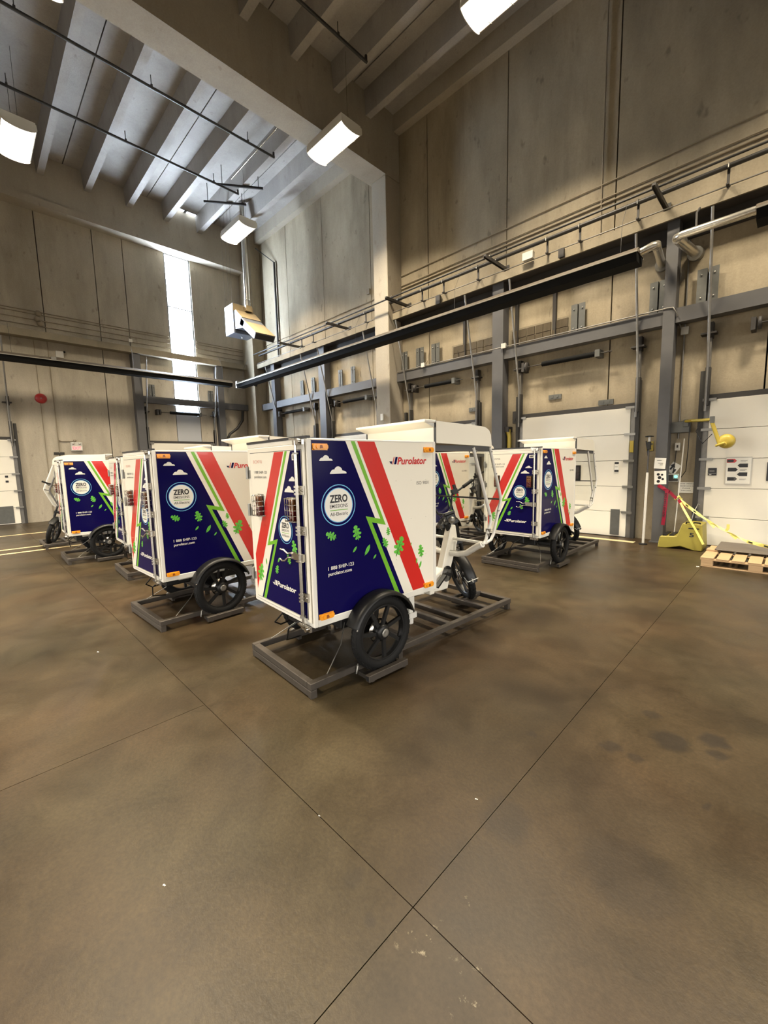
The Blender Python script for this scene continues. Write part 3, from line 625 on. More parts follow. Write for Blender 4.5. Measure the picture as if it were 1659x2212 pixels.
# ceiling pipes
def cpipe(x, y0, y1, lab):
    t = empty('ceiling_pipe', (x, y1, 10.3)); tag(t, lab, 'pipe', 'sprinkler pipes under the ceiling')
    MB().tube([(0, y0 - y1, 0), (0, 0, 0)], .032, 8).build('pipe', 'pipe_black', t)
    MB().tube([(0, -.02, 0), (0, -.02, .12)], .03, 8).build('end_elbow', 'pipe_black', t)
    y = y1 - .8
    while y > y0: MB().tube([(0, y - y1, 0), (0, y - y1, .26)], .01, 5).bx(-.03, .03, y - y1 - .02, y - y1 + .02, .0, .06).build('hanger', 'steel_dark', t); y -= 2.36
cpipe(-11.05, -8.5, 7.0, 'black sprinkler pipe under the ceiling, nearer the beam'); cpipe(-13.24, -8.5, 7.0, 'black sprinkler pipe under the ceiling, nearer the window'); cpipe(-7.2, -8.5, 7.0, 'black sprinkler pipe on this side of the beam')
tag(MB().tube([(-13.0, 6.66, 10.5), (-9.2, 6.66, 10.5)], .025, 8).build('bright_pipe', 'duct_silver'), 'bright galvanized pipe running under the ceiling to the beam', 'pipe')
for (a, b_, lab) in (((-13.54, 6.46), (-12.75, 7.6), 'black strut near the ceiling above the unit heater, nearer'), ((-14.68, 6.48), (-13.88, 7.6), 'black strut near the ceiling above the unit heater, farther')):
    t = empty('ceiling_strut', (a[0], a[1], 10.5)); tag(t, lab, 'strut')
    MB().bar((0, 0, 0), (b_[0] - a[0], b_[1] - a[1], 0), .05, .06).build('strut', 'pipe_black', t)
    for f_ in (.1, .9): MB().tube([((b_[0] - a[0]) * f_, (b_[1] - a[1]) * f_, .0), ((b_[0] - a[0]) * f_, (b_[1] - a[1]) * f_, .58)], .012, 5).build('drop_rod', 'pipe_black', t)
tag(MB().tube([(-12.0, 6.0, 11.08), (-12.0, 6.0, 10.95), (-12.05, 6.1, 10.8)], .03, 8).lathe([(0, -.02), (.14, -.02), (.14, .02), (0, .02)], (-12, 6, 11.07), 'z', 16).build('ceiling_hook', 'galv'), 'silver hook fitting on the ceiling between two ribs', 'hook')

# unit heater
u = tag(empty('unit_heater', (-15.2, 7.8, 6.5)), 'sheet metal unit heater with down-angled chute hung by the corner', 'unit heater')
MB().bx(-.36, .3, -.42, .42, .02, 1.05).build('cabinet', 'sheet_metal', u, bevel=.012)
sd = [(.32, .77), (.42, .77), (1.05, .24), (.88, .06), (.32, .13)]
MB().prism(sd, lambda a, b_, w: (a, w, b_), -.38, .38).build('hood', 'sheet_metal', u)
MB().bar((.74, 0, .31), (1.72, 0, -.41), .76, .22, upv=(0, 0, 1)).build('chute', 'sheet_metal', u)
n_ = Vector((.72, 0, .98)).normalized(); k_ = Vector((.98, 0, -.72)).normalized()
a_ = Vector((.42, 0, .65)); b2_ = Vector((1.73, 0, -.30))
MB().bar(Vector((.44, 0, .775)), Vector((.86, 0, .42)), .775, .012, upv=(.645, 0, .764)).bar(Vector((.81, 0, .408)), Vector((1.79, 0, -.312)), .775, .012, upv=n_).bx(.301, .31, -.40, .40, .79, 1.04).build('chute_top', 'sheet_tan', u)
MB().bar(Vector((1.722, 0, -.412)), Vector((1.735, 0, -.422)), .70, .18, upv=(0, 0, 1)).build('outlet', 'ink_black', u)
MB().lathe([(.05, -.06), (.30, -.06), (.34, 0), (.34, .05)], (-.42, 0, .5), 'x', 20).build('fan_guard', 'chrome', u)
MB().lathe([(0, 0), (.16, 0), (.18, .06)], (-.50, 0, .5), 'x', 16).build('fan_motor', 'black_metal', u)
MB().tube([(.42, .1, 1.0), (.42, .1, 4.55)], .085, 14).build('flue_pipe', 'duct_silver', u); MB().tube([(.42, .1, .9), (.42, .1, 1.22)], .10, 14).build('flue_collar', 'zinc', u)
MB().bx(.3, .55, -.02, .22, .8, 1.0).build('flue_box', 'sheet_tan', u)
for (x, y) in ((-.3, -.4), (-.3, .4), (.25, -.4), (.25, .4), (.0, -.4)): MB().tube([(x, y, 1.05), (x, y, 4.55)], .005, 4).build('hanger_wire', 'galv', u)
MB().tube([(.2, -.1, .0), (.25, -.1, -.12), (.32, -.1, -.12)], .02, 6).build('gas_cock', 'zinc', u)

# ------------------------------------------------------------------ cargo trike
def leaf_oak(cx, cy, s, rot):
    half = [(0, -.54), (.025, -.5), (.04, -.40), (.13, -.44), (.20, -.40), (.21, -.33), (.10, -.22), (.085, -.15), (.20, -.19), (.29, -.16), (.31, -.06), (.15, .05), (.11, .11), (.19, .12), (.26, .17), (.24, .28), (.12, .28), (.09, .33), (.135, .38), (.14, .47), (.07, .55), (0, .57)]
    half = [(x * 1.22, y) for x, y in half]; pts = half + [(-x, y) for x, y in half[-2:0:-1]]
    c_, s_ = math.cos(rot), math.sin(rot); return [(cx + s * (x * c_ - y * s_), cy + s * (x * s_ + y * c_)) for x, y in pts]
def leaf_plain(cx, cy, s, rot):
    pts = [(0, -.5), (.13, -.3), (.2, 0), (.15, .28), (0, .5), (-.12, .25), (-.15, 0), (-.1, -.3)]
    c_, s_ = math.cos(rot), math.sin(rot); return [(cx + s * (x * c_ - y * s_), cy + s * (x * s_ + y * c_)) for x, y in pts]
def vein(cx, cy, s, rot, oak):
    c_, s_ = math.cos(rot), math.sin(rot); w = .022
    P_ = [[(-w, -.55), (w, -.55), (w * .4, .40), (-w * .4, .40)]]
    if oak: P_ += [[(0, -.2), (.02, -.22), (.2, -.05), (.19, -.03)], [(0, -.2), (-.02, -.22), (-.2, -.05), (-.19, -.03)], [(0, .06), (.02, .05), (.17, .22), (.16, .24)], [(0, .06), (-.02, .05), (-.17, .22), (-.16, .24)]]
    return [[(cx + s * (x * c_ - y * s_), cy + s * (x * s_ + y * c_)) for x, y in q] for q in P_]
def cloud(x0, x1, y0, y1):
    w, h = x1 - x0, y1 - y0
    pts = [(0, 0), (1, 0), (1.0, .12), (.96, .26), (.88, .36), (.80, .40), (.74, .44), (.72, .66), (.64, .88), (.52, 1), (.40, .96), (.31, .78), (.27, .58), (.20, .60), (.10, .48), (.05, .30), (.0, .14)]
    return [(x0 + a * w, y0 + b_ * h) for a, b_ in pts]
def badge(parent, fn, cx, cy, r, mir=1):
    m = MB(); flat(m, circle(cx, cy, r * .965), fn, .0004, 1); ring(m, cx, cy, r * .955, r, fn, .0006, 0); ring(m, cx, cy, r * .79, r * .84, fn, .0006, 0); flat(m, circle(cx, cy, r * .80), fn, .0008, 2)
    k = r / .146; w = .076 * k
    add_text(m, 'ZERO', fn, cx - w, cx + w, cy + .022 * k, .053 * k, 3, .036, 0, .0012)
    add_text(m, 'EMISSIONS', fn, cx - w, cx + w, cy - .017 * k, .026 * k, 3, .006, 0, .0012)
    flat(m, [(cx - w, cy - .036 * k), (cx + w, cy - .036 * k), (cx + w, cy - .031 * k), (cx - w, cy - .031 * k)], fn, .0012, 4)
    add_text(m, 'All-Electric', fn, cx - w, cx + w, cy - .072 * k, .025 * k, 3, .010, 0, .0012)
    m.build('badge', ['decal_sky', 'decal_blue', 'decal_white', 'ink_black', 'decal_green'], parent, fix=False)
def logo(parent, fn, u0, u1, v0, cap, mats):
    m = MB(); L_ = u1 - u0; s = .30 * cap
    def sl(a, b_, mi, top=1.0, bot=0): m.add([fn(u0 + L_ * a + s * bot, v0 + cap * bot, .0012), fn(u0 + L_ * b_ + s * bot, v0 + cap * bot, .0012), fn(u0 + L_ * b_ + s * top, v0 + cap * top, .0012), fn(u0 + L_ * a + s * top, v0 + cap * top, .0012)], [(0, 1, 2, 3)], mi)
    m.add([fn(u0, v0 + cap * .42, .0012), fn(u0 + L_ * .055, v0 + cap * .02, .0012), fn(u0 + L_ * .075, v0 + cap * .42, .0012)], [(0, 1, 2)], 0)
    sl(.075, .095, 1); sl(.12, .175, 0)
    add_text(m, 'Purolator', fn, u0 + L_ * .20, u1, v0, cap, 1, .028, .22, .0012)
    return m.build('logo', mats, parent, fix=False)
LEAVES = [(.164, 1.113, .085, 1.1, 1), (.389, 1.104, .105, .25, 1), (.699, 1.077, .06, .1, 1), (.666, .993, .078, .5, 1), (.814, .94, .15, -.45, 1), (1.068, .862, .10, .15, 1),
          (.365, .987, .055, -.75, 0), (.483, .965, .092, -.6, 0), (.554, .902, .045, -.75, 0), (.95, .941, .03, -.4, 0), (1.013, .789, .05, -.1, 0), (1.056, .749, .07, -.45, 0)]
def side_print(parent, fn, mir):
    """fn maps (u along the trike, v up, w off the panel); mir -1 when u runs right-to-left for the reader."""
    q = lambda pts: pts
    for name, poly, mt, w in (('blue_field', [(.032, 1.774), (.308, 1.774), (.861, .543), (.032, .543)], 'decal_blue', .0003),
                              ('red_stripe', [(.413, 1.774), (.577, 1.774), (1.127, .543), (.965, .543)], 'decal_red', .0003),
                              ('green_bolt', [(.355, 1.774), (.391, 1.774), (.674, 1.132), (.535, 1.167), (.818, .543), (.775, .543), (.476, 1.22), (.62, 1.185)], 'decal_green', .0006)):
        m = MB(); flat(m, poly, fn, w); m.build(name, mt, parent, fix=False)
    for (a, b_, c, d) in ((.090, .197, 1.631, 1.669), (.172, .312, 1.541, 1.592)):
        m = MB(); flat(m, cloud(a, b_, c, d), fn, .0009); m.build('cloud_print', 'decal_white', parent, fix=False)
    for (x, y, s, r, oak) in LEAVES:
        m = MB(); flat(m, (leaf_oak if oak else leaf_plain)(x, y, s, r), fn, .0009, 0)
        for v in vein(x, y, s, r, oak): flat(m, v, fn, .0013, 1)
        m.build('leaf_print', ['leaf_green', 'leaf_vein'], parent, fix=False)
    # reading direction: on the left flank letters run from front to back
    T = (lambda c: fn) if mir > 0 else (lambda c: (lambda u, v, w: fn(2 * c - u, v, w)))
    badge(parent, T(.237), .237, 1.322, .146)
    m = MB(); add_text(m, '1 888 SHIP-123', T(.24), .128, .352, .873, .026, 0, .014, 0, .0009); add_text(m, 'purolator.com', T(.24), .128, .331, .833, .026, 0, .014, 0, .0009); m.build('phone_lettering', 'decal_white', parent, fix=False)
    logo(parent, T(.935), .724, 1.148, 1.596, .057, ['decal_blue', 'ink_red'])
    m = MB(); add_text(m, 'ISO 9001', T(1.1), 1.025, 1.174, 1.427, .027, 0, .004, 0, .0006); m.build('iso_lettering', 'ink_grey', parent, fix=False)
    m = MB()
    for (x, y) in ((.465, 1.47), (.795, 1.468), (.964, 1.467), (1.14, 1.467), (.958, 1.152), (1.135, 1.152), (.788, .838), (1.13, .834)):
        m.lathe([(0, 1), (.6, .8), (1, 0)], (0, 0, 0), 'z', 8)
        k = len(m.v) - 24
        for i in range(k, k + 24): a, b_, c = m.v[i]; m.v[i] = fn(x + a * .006, y + b_ * .006, c * .003)
    m.build('rivets', 'white_paint', parent, fix=False)

def wheel(parent, name, loc, out):
    R = .285
    t = MB(); prof = []
    for i in range(13):
        a = -PI * .86 + 2 * PI * .86 * i / 12; prof.append((R - .042 + .042 * math.cos(a), .041 * math.sin(a)))
    t.lathe(prof, (0, 0, 0), 'y', 48)
    for k in range(40):
        a = 2 * PI * k / 40
        for sgn in (-1, 1):
            for (w0, w1) in ((.002, .013), (.017, .03)):
                rr = R - .0005 if w1 < .02 else R - .009
                c_, s_ = math.cos(a), math.sin(a); c2, s2 = math.cos(a + .1), math.sin(a + .1)
                t.add([(rr * c_, sgn * w0, rr * s_), (rr * c2, sgn * w0, rr * s2), ((rr - .004) * c2, sgn * w1, (rr - .004) * s2), ((rr - .004) * c_, sgn * w1, (rr - .004) * s_),
                       ((rr + .004) * c_, sgn * w0, (rr + .004) * s_), ((rr + .004) * c2, sgn * w0, (rr + .004) * s2), ((rr) * c2, sgn * w1, (rr) * s2), ((rr) * c_, sgn * w1, (rr) * s_)],
                      [(0, 1, 2, 3), (4, 7, 6, 5), (0, 4, 5, 1), (1, 5, 6, 2), (2, 6, 7, 3), (3, 7, 4, 0)])
    w = t.build(name, 'rubber', parent); w.location = loc
    rim = MB().lathe([(.205, -.026), (.222, -.03), (.222, -.012), (.212, 0), (.222, .012), (.222, .03), (.205, .026), (.200, .0), (.205, -.026)], (0, 0, 0), 'y', 40)
    for k in range(7):
        a = 2 * PI * k / 7 + .3; d = Vector((math.cos(a), 0, math.sin(a))); p = Vector((-math.sin(a), 0, math.cos(a)))
        rim.bar(d * .04 + p * .012, d * .205 + p * .004, .028, .022, upv=(0, 1, 0))
    rim.lathe([(0, -.034), (.05, -.034), (.062, -.02), (.062, .02), (.05, .034), (0, .034)], (0, 0, 0), 'y', 20)
    rim.build('rim', 'black_plastic', w)
    MB().lathe([(.022, out * .034), (.030, out * .036), (.034, out * .044), (.026, out * .048), (.014, out * .046), (0, out * .046)], (0, 0, 0), 'y', 20).build('hub_cap', 'zinc', w)
    MB().lathe([(.02, -out * .036), (.095, -out * .036), (.095, -out * .039), (.02, -out * .039)], (0, 0, 0), 'y', 24).build('brake_disc', 'chrome', w)
    return w

def make_trike():
    T = empty('cargo_trike')
    body = MB().bx(.004, 1.25, -.450, .450, .493, 1.772).build('cargo_body', 'white_paint', T, bevel=.004)
    for s in (-1, 1):
        for (x0, x1) in ((-.002, .030), (1.228, 1.262)): MB().bx(x0, x1, s * .440 if s > 0 else -.460, .460 if s > 0 else s * .440, .491, 1.780).build('corner_post', 'white_frame', body, bevel=.004)
        MB().bx(.03, 1.228, .444 if s > 0 else -.460, .460 if s > 0 else -.444, .491, .541).build('bottom_rail', 'white_frame', body, bevel=.003)
        MB().bx(.03, 1.228, .44 if s > 0 else -.457, .457 if s > 0 else -.44, 1.765, 1.781).build('top_rail', 'white_frame', body, bevel=.003)
    MB().bx(-.006, .026, -.457, .457, 1.7805, 1.797).build('rear_top_seal', 'ink_black', body)
    for (z0, z1) in ((1.748, 1.780), (.491, .52)): MB().bx(-.002, .02, -.44, .44, z0, z1).build('rear_crossbar', 'white_frame', body, bevel=.002)
    # printed flanks
    for s, mir in ((-1, 1), (1, -1)):
        p = MB().bx(.031, 1.227, .450 if s > 0 else -.456, .456 if s > 0 else -.450, .542, 1.775).build('side_panel', 'white_paint', T)
        side_print(p, (lambda u, v, w: (u, -.4562 - w, v)) if s < 0 else (lambda u, v, w: (u, .4562 + w, v)), mir)
        for (a, z) in ((.098, 1.724), (.098, .556), (1.172, 1.710), (1.155, .552)):
            m = MB().bx(a - .060, a + .060, s * .457 - .001, s * .457 + .001, z - .022, z + .022)
            ol = [(a - .060 + .012, z - .020), (a + .048, z - .020), (a + .060, z - .008), (a + .060, z + .008), (a + .048, z + .020), (a - .048, z + .020), (a - .060, z + .008), (a - .060, z - .008)]
            m.prism(ol, lambda u, v, w: (u, s * w, v), .456, .470, 0)
            m.prism([(u * .62 + a * .38, v * .7 + z * .3) for u, v in ol], lambda u, v, w: (u, s * w, v), .470, .476, 0)
            m.prism([(a - .012, z - .011), (a + .014, z - .008), (a + .006, z + .013), (a - .008, z + .012)], lambda u, v, w: (u, s * w, v), .476, .4775, 1)
            m.build('marker_lamp', ['amber', 'amber_dark'], T)
    # rear door (reader sees +y on the left)
    D = MB().bx(-.012, 0, -.432, .430, .522, 1.745)
    D = D.build('rear_door', 'white_paint', T, bevel=.003)
    MB().bx(-.016, -.010, -.400, .381, .548, 1.706).build('door_panel', 'white_paint', D)
    m = MB()
    for (y0, y1, z0, z1) in ((-.404, .385, 1.706, 1.710), (-.404, .385, .544, .548), (.381, .385, .548, 1.706), (-.404, -.400, .548, 1.706)): m.bx(-.0145, -.0115, y0, y1, z0, z1)
    m.build('panel_gap', 'ink_black', D)
    fn = lambda u, v, w: (-.0162 - w, u - .0275, v)
    for name, poly, mt, w in (('blue_field', [(-.235, 1.704), (-.371, 1.704), (-.371, .550), (.325, .550)], 'decal_blue', .0003),
                              ('red_stripe', [(0, 1.704), (-.14, 1.704), (.405, .602), (.407, .893)], 'decal_red', .0003),
                              ('green_bolt', [(-.159, 1.704), (-.19, 1.704), (.139, 1.028), (.010, 1.063), (.255, .552), (.298, .552), (.063, 1.019), (.184, .992)], 'decal_green', .0006)):
        m = MB(); flat(m, poly, fn, w); m.build(name, mt, D, fix=False)
    fr = lambda u, v, w: fn(-u, v, w)     # reader's left-to-right
    for (a, b_, c, d) in ((.200, .300, 1.497, 1.530), (.131, .262, 1.419, 1.464)):
        m = MB(); flat(m, cloud(a, b_, c, d), fr, .0009); m.build('cloud_print', 'decal_white', D, fix=False)
    for (x, y, s, r, oak) in ((-.324, .752, .14, -.35, 1), (-.045, .824, .07, -.5, 1), (.233, 1.027, .10, .3, 1), (-.01, .905, .055, -.7, 0), (.146, .931, .07, .5, 1), (-.219, .86, .055, .2, 0)):
        m = MB(); flat(m, (leaf_oak if oak else leaf_plain)(x, y, s, r), fr, .0009, 0)
        for v in vein(x, y, s, r, oak): flat(m, v, fr, .0013, 1)
        m.build('leaf_print', ['leaf_green', 'leaf_vein'], D, fix=False)
    badge(D, fr, .115, 1.145, .102)
    logo(D, fr, -.127, .230, .697, .040, ['decal_white', 'decal_white'])
    m = MB(); add_text(m, '1 888 SHIP-123', fr, -.348, -.128, 1.548, .023, 0, .004, 0, .0006); add_text(m, 'purolator.com', fr, -.348, -.140, 1.513, .022, 0, .004, 0, .0006); m.build('phone_lettering', 'ink_black', D, fix=False)
    m = MB(); add_text(m, 'BC24710', fr, -.352, -.205, 1.627, .026, 0, -.004, 0, .0006); m.build('fleet_number', 'ink_faint_red', D, fix=False)
    m = MB().bx(-.0175, -.0165, -.345, -.283, 1.640, 1.682, 0).bx(-.0185, -.0175, -.338, -.295, 1.648, 1.674, 1); m.build('sticker', ['paper', 'ink_grey'], D)
    # lock rod
    rod = MB().tube([(-.036, -.368, .56), (-.036, -.368, 1.68)], .0135, 12).tube([(-.036, -.368, .47), (-.036, -.368, 1.775)], .009, 10).build('lock_rod', 'chrome', T)
    for z in (1.439, 1.165, .701):
        m = MB().bx(-.026, -.010, -.424, -.334, z - .03, z + .03)
        for dz in (-.024, .0, .024): m.tube([(-.038, -.368, z + dz - .007), (-.038, -.368, z + dz + .007)], .022, 12)
        for y in (-.416, -.342): m.lathe([(0, -.032), (.007, -.030), (.008, -.026)], (0, y, z), 'x', 8)
        m.build('rod_clamp', 'chrome', rod)
    for z in (1.760, .484):
        MB().bx(-.03, -.012, -.44, -.32, z - .02, z + .012).tube([(-.05, -.41, z), (-.03, -.41, z)], .02, 10).bar((-.045, -.40, z + .012), (-.045, -.32, z + .02), .02, .012).build('cam_keeper', 'chrome', rod)
    for z in (1.684, .56): MB().tube([(-.036, -.368, z - .005), (-.036, -.368, z + .005)], .022, 12).build('collar', 'zinc', rod)
    m = MB().bx(-.034, -.014, -.40, -.245, .952, 1.004).bar((-.042, -.395, 1.005), (-.042, -.34, 1.005), .03, .006).bar((-.042, -.40, .952), (-.042, -.34, .952), .03, .006)
    m.build('handle_bracket', 'chrome', rod)
    MB().tube([(-.038, -.25, .995), (-.042, -.205, .985), (-.052, -.17, 1.008), (-.053, -.118, 1.008)], .0075, 8).tube([(-.038, -.25, .962), (-.042, -.215, .960), (-.05, -.175, .93), (-.052, -.14, .925), (-.053, -.112, .934)], .0075, 8).build('handle', 'chrome', rod)
    for (z0, z1) in ((1.506, 1.604), (1.204, 1.303), (.674, .770)):
        m = MB().tube([(-.022, .437, z0), (-.022, .437, z1)], .012, 10).bx(-.016, -.008, .40, .437, z0 + .005, z1 - .03).bx(-.016, .003, .437, .462, z0 + .03, z1)
        m.build('hinge', 'zinc', T)
    # tail lamps with wire cages
    for yc in (.226, -.295):
        m = MB()
        m.bx(-.048, -.016, yc - .034, yc + .034, 1.300, 1.380, 1).bx(-.048, -.016, yc - .034, yc + .034, 1.225, 1.300, 0)
        for (dy, dz, k) in ((-.015, 1.36, 1), (.015, 1.36, 1), (-.015, 1.325, 1), (.015, 1.325, 1)): m.lathe([(0, -.054), (.010, -.053), (.014, -.048)], (0, yc + dy, dz), 'x', 10, k)
        for dz in (1.247, 1.278): m.lathe([(0, -.056), (.014, -.054), (.02, -.048)], (0, yc, dz), 'x', 10, 0)
        m.bx(-.018, -.0165, yc - .048, yc + .048, 1.215, 1.39, 2)
        m.build('tail_lamp', ['lens_red', 'lens_amber', 'black_plastic'], D)
        c = MB(); w2, x_ = .062, -.066
        for z in (1.225, 1.262, 1.30, 1.338, 1.378): c.tube([(-.016, yc - w2, z), (x_, yc - w2 + .01, z), (x_ - .006, yc, z), (x_, yc + w2 - .01, z), (-.016, yc + w2, z)], .0028, 5)
        for y in (-.05, -.018, .018, .05): c.tube([(-.016, yc + y, 1.218), (x_ - .002, yc + y, 1.222), (x_ - .002, yc + y, 1.381), (-.016, yc + y, 1.385)], .0028, 5)
        c.build('lamp_cage', 'chrome', D)
    # cab roof
    out = [(1.268, 1.770), (2.105, 1.748), (2.085, 1.862), (2.055, 1.905), (2.00, 1.930), (1.92, 1.939), (1.268, 1.955)]
    rf = MB()
    n = len(out)
    rf.prism(out, lambda u, v, w: (u, w, v), -.460, -.448).prism(out, lambda u, v, w: (u, w, v), .448, .460)
    for i in range(1, n - 1):
        (a, b_), (c, d) = out[i], out[i + 1]; rf.add([(a, -.45, b_), (c, -.45, d), (c, .45, d), (a, .45, b_)], [(0, 1, 2, 3)], 0, True)
        rf.add([(a - .008, -.45, b_ - .012), (c - .008, -.45, d - .012), (c, .45, d - .012), (a, .45, b_ - .012)], [(0, 1, 2, 3)], 0, True)
    rf.bx(1.268, 1.28, -.45, .45, 1.770, 1.95)
    rf = rf.build('cab_roof', 'white_paint', T)
    MB().bx(1.13, 1.275, -.462, .462, 1.940, 1.962).prism([(1.13, 1.940), (1.262, 1.940), (1.262, 1.90)], lambda u, v, w: (u, w, v), -.45, .45).build('roof_lip', 'white_frame', rf, bevel=.003)
    MB().bx(1.263, 1.268, -.463, -.44, 1.765, 1.960).bx(1.263, 1.268, .44, .463, 1.765, 1.960).build('roof_gap_trim', 'ink_black', rf)
    MB().bx(1.262, 1.272, -.44, .44, 1.775, 1.945).build('roof_back_panel', 'white_paint', rf)
    MB().bx(1.28, 2.08, -.445, -.415, 1.70, 1.752).bx(1.28, 2.08, .415, .445, 1.70, 1.752).bx(2.02, 2.07, -.415, .415, 1.715, 1.752).bx(1.27, 1.30, -.415, .415, 1.70, 1.752).build('roof_subframe', 'steel_grey', rf)
    # windscreen frames: one rear and one front bent strut each side
    for s in (-1, 1):
        y = s * .445
        MB().tube([(1.816, y, 1.735), (2.00, y, 1.305), (2.112, y, 1.045), (2.116, y, 1.00), (2.03, y, .815), (2.0, y, .79), (1.965, y * .99, .785)], .0165, 10).build('cab_strut', 'white_frame', T)
        MB().tube([(2.09, y, 1.740), (2.290, y, 1.235), (2.292, y, 1.195), (2.165, y, .86), (2.12, y, .81), (2.03, y, .788)], .0155, 10).build('screen_strut', 'white_frame' if s < 0 else 'steel_grey', T)  # left strut is the same white tube, coloured grey for its shade
        MB().add([(1.826, y * 1.0, 1.72), (2.086, y, 1.72), (2.283, y, 1.23), (2.283, y, 1.19), (2.155, y, .86), (2.122, y, 1.02), (2.116, y, 1.05)], [(0, 1, 2, 3, 4, 5, 6)]).build('side_pane', 'clear_plastic', T, fix=False)
        m = MB()
        for (a, z) in ((1.85, 1.70), (2.105, 1.70), (2.19, 1.48), (2.24, 1.10), (2.09, 1.06), (2.07, .9)): m.lathe([(0, s * .02), (.008, s * .018), (.010, 0)], (a, y, z), 'y', 8)
        m.bx(2.06, 2.085, y - .02, y + .02, .90, .93).bx(2.045, 2.07, y - .02, y + .02, .855, .885).build('pane_fastener', 'zinc', T)
        MB().tube([(1.97, s * .04, .640), (1.985, s * .14, .640), (1.99, s * .24, .665), (1.985, s * .38, .755), (1.975, s * .445, .785)], .033, 8).build('support_arm', 'white_frame', T)
        MB().bar((2.0, s * .36, .755), (2.0, s * .455, .80), .05, .03).build('arm_clamp', 'white_frame', T)
    MB().add([(2.098, -.43, 1.73), (2.098, .43, 1.73), (2.292, .43, 1.222), (2.292, -.43, 1.222)], [(0, 1, 2, 3)]).build('windscreen', 'clear_plastic', T, fix=False)
    MB().add([(2.292, -.43, 1.20), (2.292, .43, 1.20), (2.16, .43, .86), (2.16, -.43, .86)], [(0, 1, 2, 3)]).build('lower_screen', 'clear_plastic', T, fix=False)
    MB().bx(2.283, 2.296, -.44, .44, 1.203, 1.221).build('screen_hinge', 'ink_black', T)
    MB().tube([(2.02, -.42, .79), (2.02, .42, .79)], .016, 8).build('lower_crossbar', 'white_frame', T)
    # frame: foot box, neck, chassis
    fr_ = MB()
    fr_.prism([(1.262, .31), (1.262, .385), (1.66, .420), (1.86, .500), (1.975, .465), (1.91, .262), (1.80, .262)], lambda u, v, w: (u, w, v), -.055, .055)
    fr_.prism([(1.835, .470), (1.995, .945), (2.065, .930), (2.10, .76), (1.965, .435)], lambda u, v, w: (u, w, v), -.042, .042)
    fr_.bx(.2, 1.3, -.05, .05, .40, .48).bx(.2, 1.262, -.30, -.25, .44, .492).bx(.2, 1.262, .25, .30, .44, .492).bx(1.2, 1.262, -.44, .44, .44, .49)
    FRM = fr_.build('frame', 'white_paint', T, bevel=.008)
    MB().tube([(1.975, 0, .955), (2.075, 0, .70)], .036, 12).build('head_tube', 'black_metal', FRM)
    MB().bar((2.035, -.046, .76), (2.012, -.046, .60), .012, .05, upv=(0, 1, 0)).bar((2.035, .046, .76), (2.012, .046, .60), .012, .05, upv=(0, 1, 0)).build('gusset_plate', 'white_frame', FRM)
    MB().bx(1.05, 1.115, -.33, -.27, .28, .46).bx(1.035, 1.13, -.345, -.255, .235, .29).bx(1.06, 1.10, -.33, -.27, .18, .24).build('stand_bracket', 'white_frame', FRM, bevel=.006)
    MB().bx(1.05, 1.115, .27, .33, .28, .46).bx(1.035, 1.13, .255, .345, .235, .29).bx(1.06, 1.10, .27, .33, .18, .24).build('stand_bracket', 'white_frame', FRM, bevel=.006)
    # axle, battery and drive under the box
    MB().tube([(.55, -.47, .325), (.55, .47, .325)], .022, 10).bx(.40, .70, -.20, .20, .29, .44).bx(.72, 1.02, -.16, .16, .33, .47).bx(.12, .38, -.15, .15, .36, .48).bx(.45, .65, -.42, -.22, .30, .36).bx(.45, .65, .22, .42, .30, .36).build('drive_unit', 'black_plastic', T, bevel=.01)
    MB().tube([(.10, -.12, .44), (.03, -.03, .36), (.05, .05, .24), (.2, .12, .2)], .007, 6).tube([(.10, .15, .44), (.04, .22, .34), (.12, .28, .28), (.4, .3, .3)], .007, 6).build('cables', 'black_plastic', T)
    for s in (-1, 1):
        wheel(T, 'rear_wheel', (.55, s * .522, .327), s)
        a0, a1 = math.radians(158), math.radians(18); n = 22; m = MB()
        pr = [(.302, -.066), (.318, -.060), (.323, -.02), (.323, .03), (.318, .058), (.300, .066)]
        prof = [(r, s * h) for r, h in pr]
        m.lathe(prof, (.55, s * .525, .327), 'y', n, 0, a1, a0); m.lathe([(r - .005, h) for r, h in prof], (.55, s * .525, .327), 'y', n, 0, a1, a0)
        f_ = m.build('rear_fender', 'black_plastic', T)
        MB().lathe([(0, s * .003), (.006, s * .002), (.008, 0)], (.262, s * .592, .435), 'y', 8).build('fender_screw', 'zinc', f_)
        MB().bar((.55, s * .455, .42), (.55, s * .50, .64), .04, .01, upv=(1, 0, 0)).build('fender_stay', 'black_metal', f_)
    # front end
    FW = wheel(T, 'front_wheel', (2.27, 0, .327), -1)
    m = MB(); pr = [(.296, -.058), (.312, -.05), (.320, -.02), (.320, .02), (.312, .05), (.296, .058)]
    m.lathe(pr, (0, 0, 0), 'y', 22, 0, math.radians(48), math.radians(190)); m.lathe([(r - .005, h) for r, h in pr], (0, 0, 0), 'y', 22, 0, math.radians(48), math.radians(190))
    ff = m.build('front_fender', 'black_plastic', T); ff.location = (2.27, 0, .327)
    MB().tube([(-.326, y, -.02) for y in (-.062, -.03, 0, .03, .062)], .0035, 5).tube([(-.326, .062, -.02), (-.22, .05, .02)], .0035, 5).bar((-.331, .01, -.04), (-.331, .01, .0), .005, .010).build('cable_tie', 'paper', ff)
    fk = MB()
    for s in (-1, 1):
        y = s * .075
        fk.tube([(2.055, y, .955), (2.115, y, .78), (2.125, y, .76)], .019, 10).tube([(2.125, y, .76), (2.155, y, .66)], .024, 10).tube([(2.155, y, .66), (2.268, y, .33)], .022, 10)
        for k in range(4): fk.tube([(2.135 + .012 * k, y, .73 - .03 * k), (2.138 + .012 * k, y, .722 - .03 * k)], .028, 10)
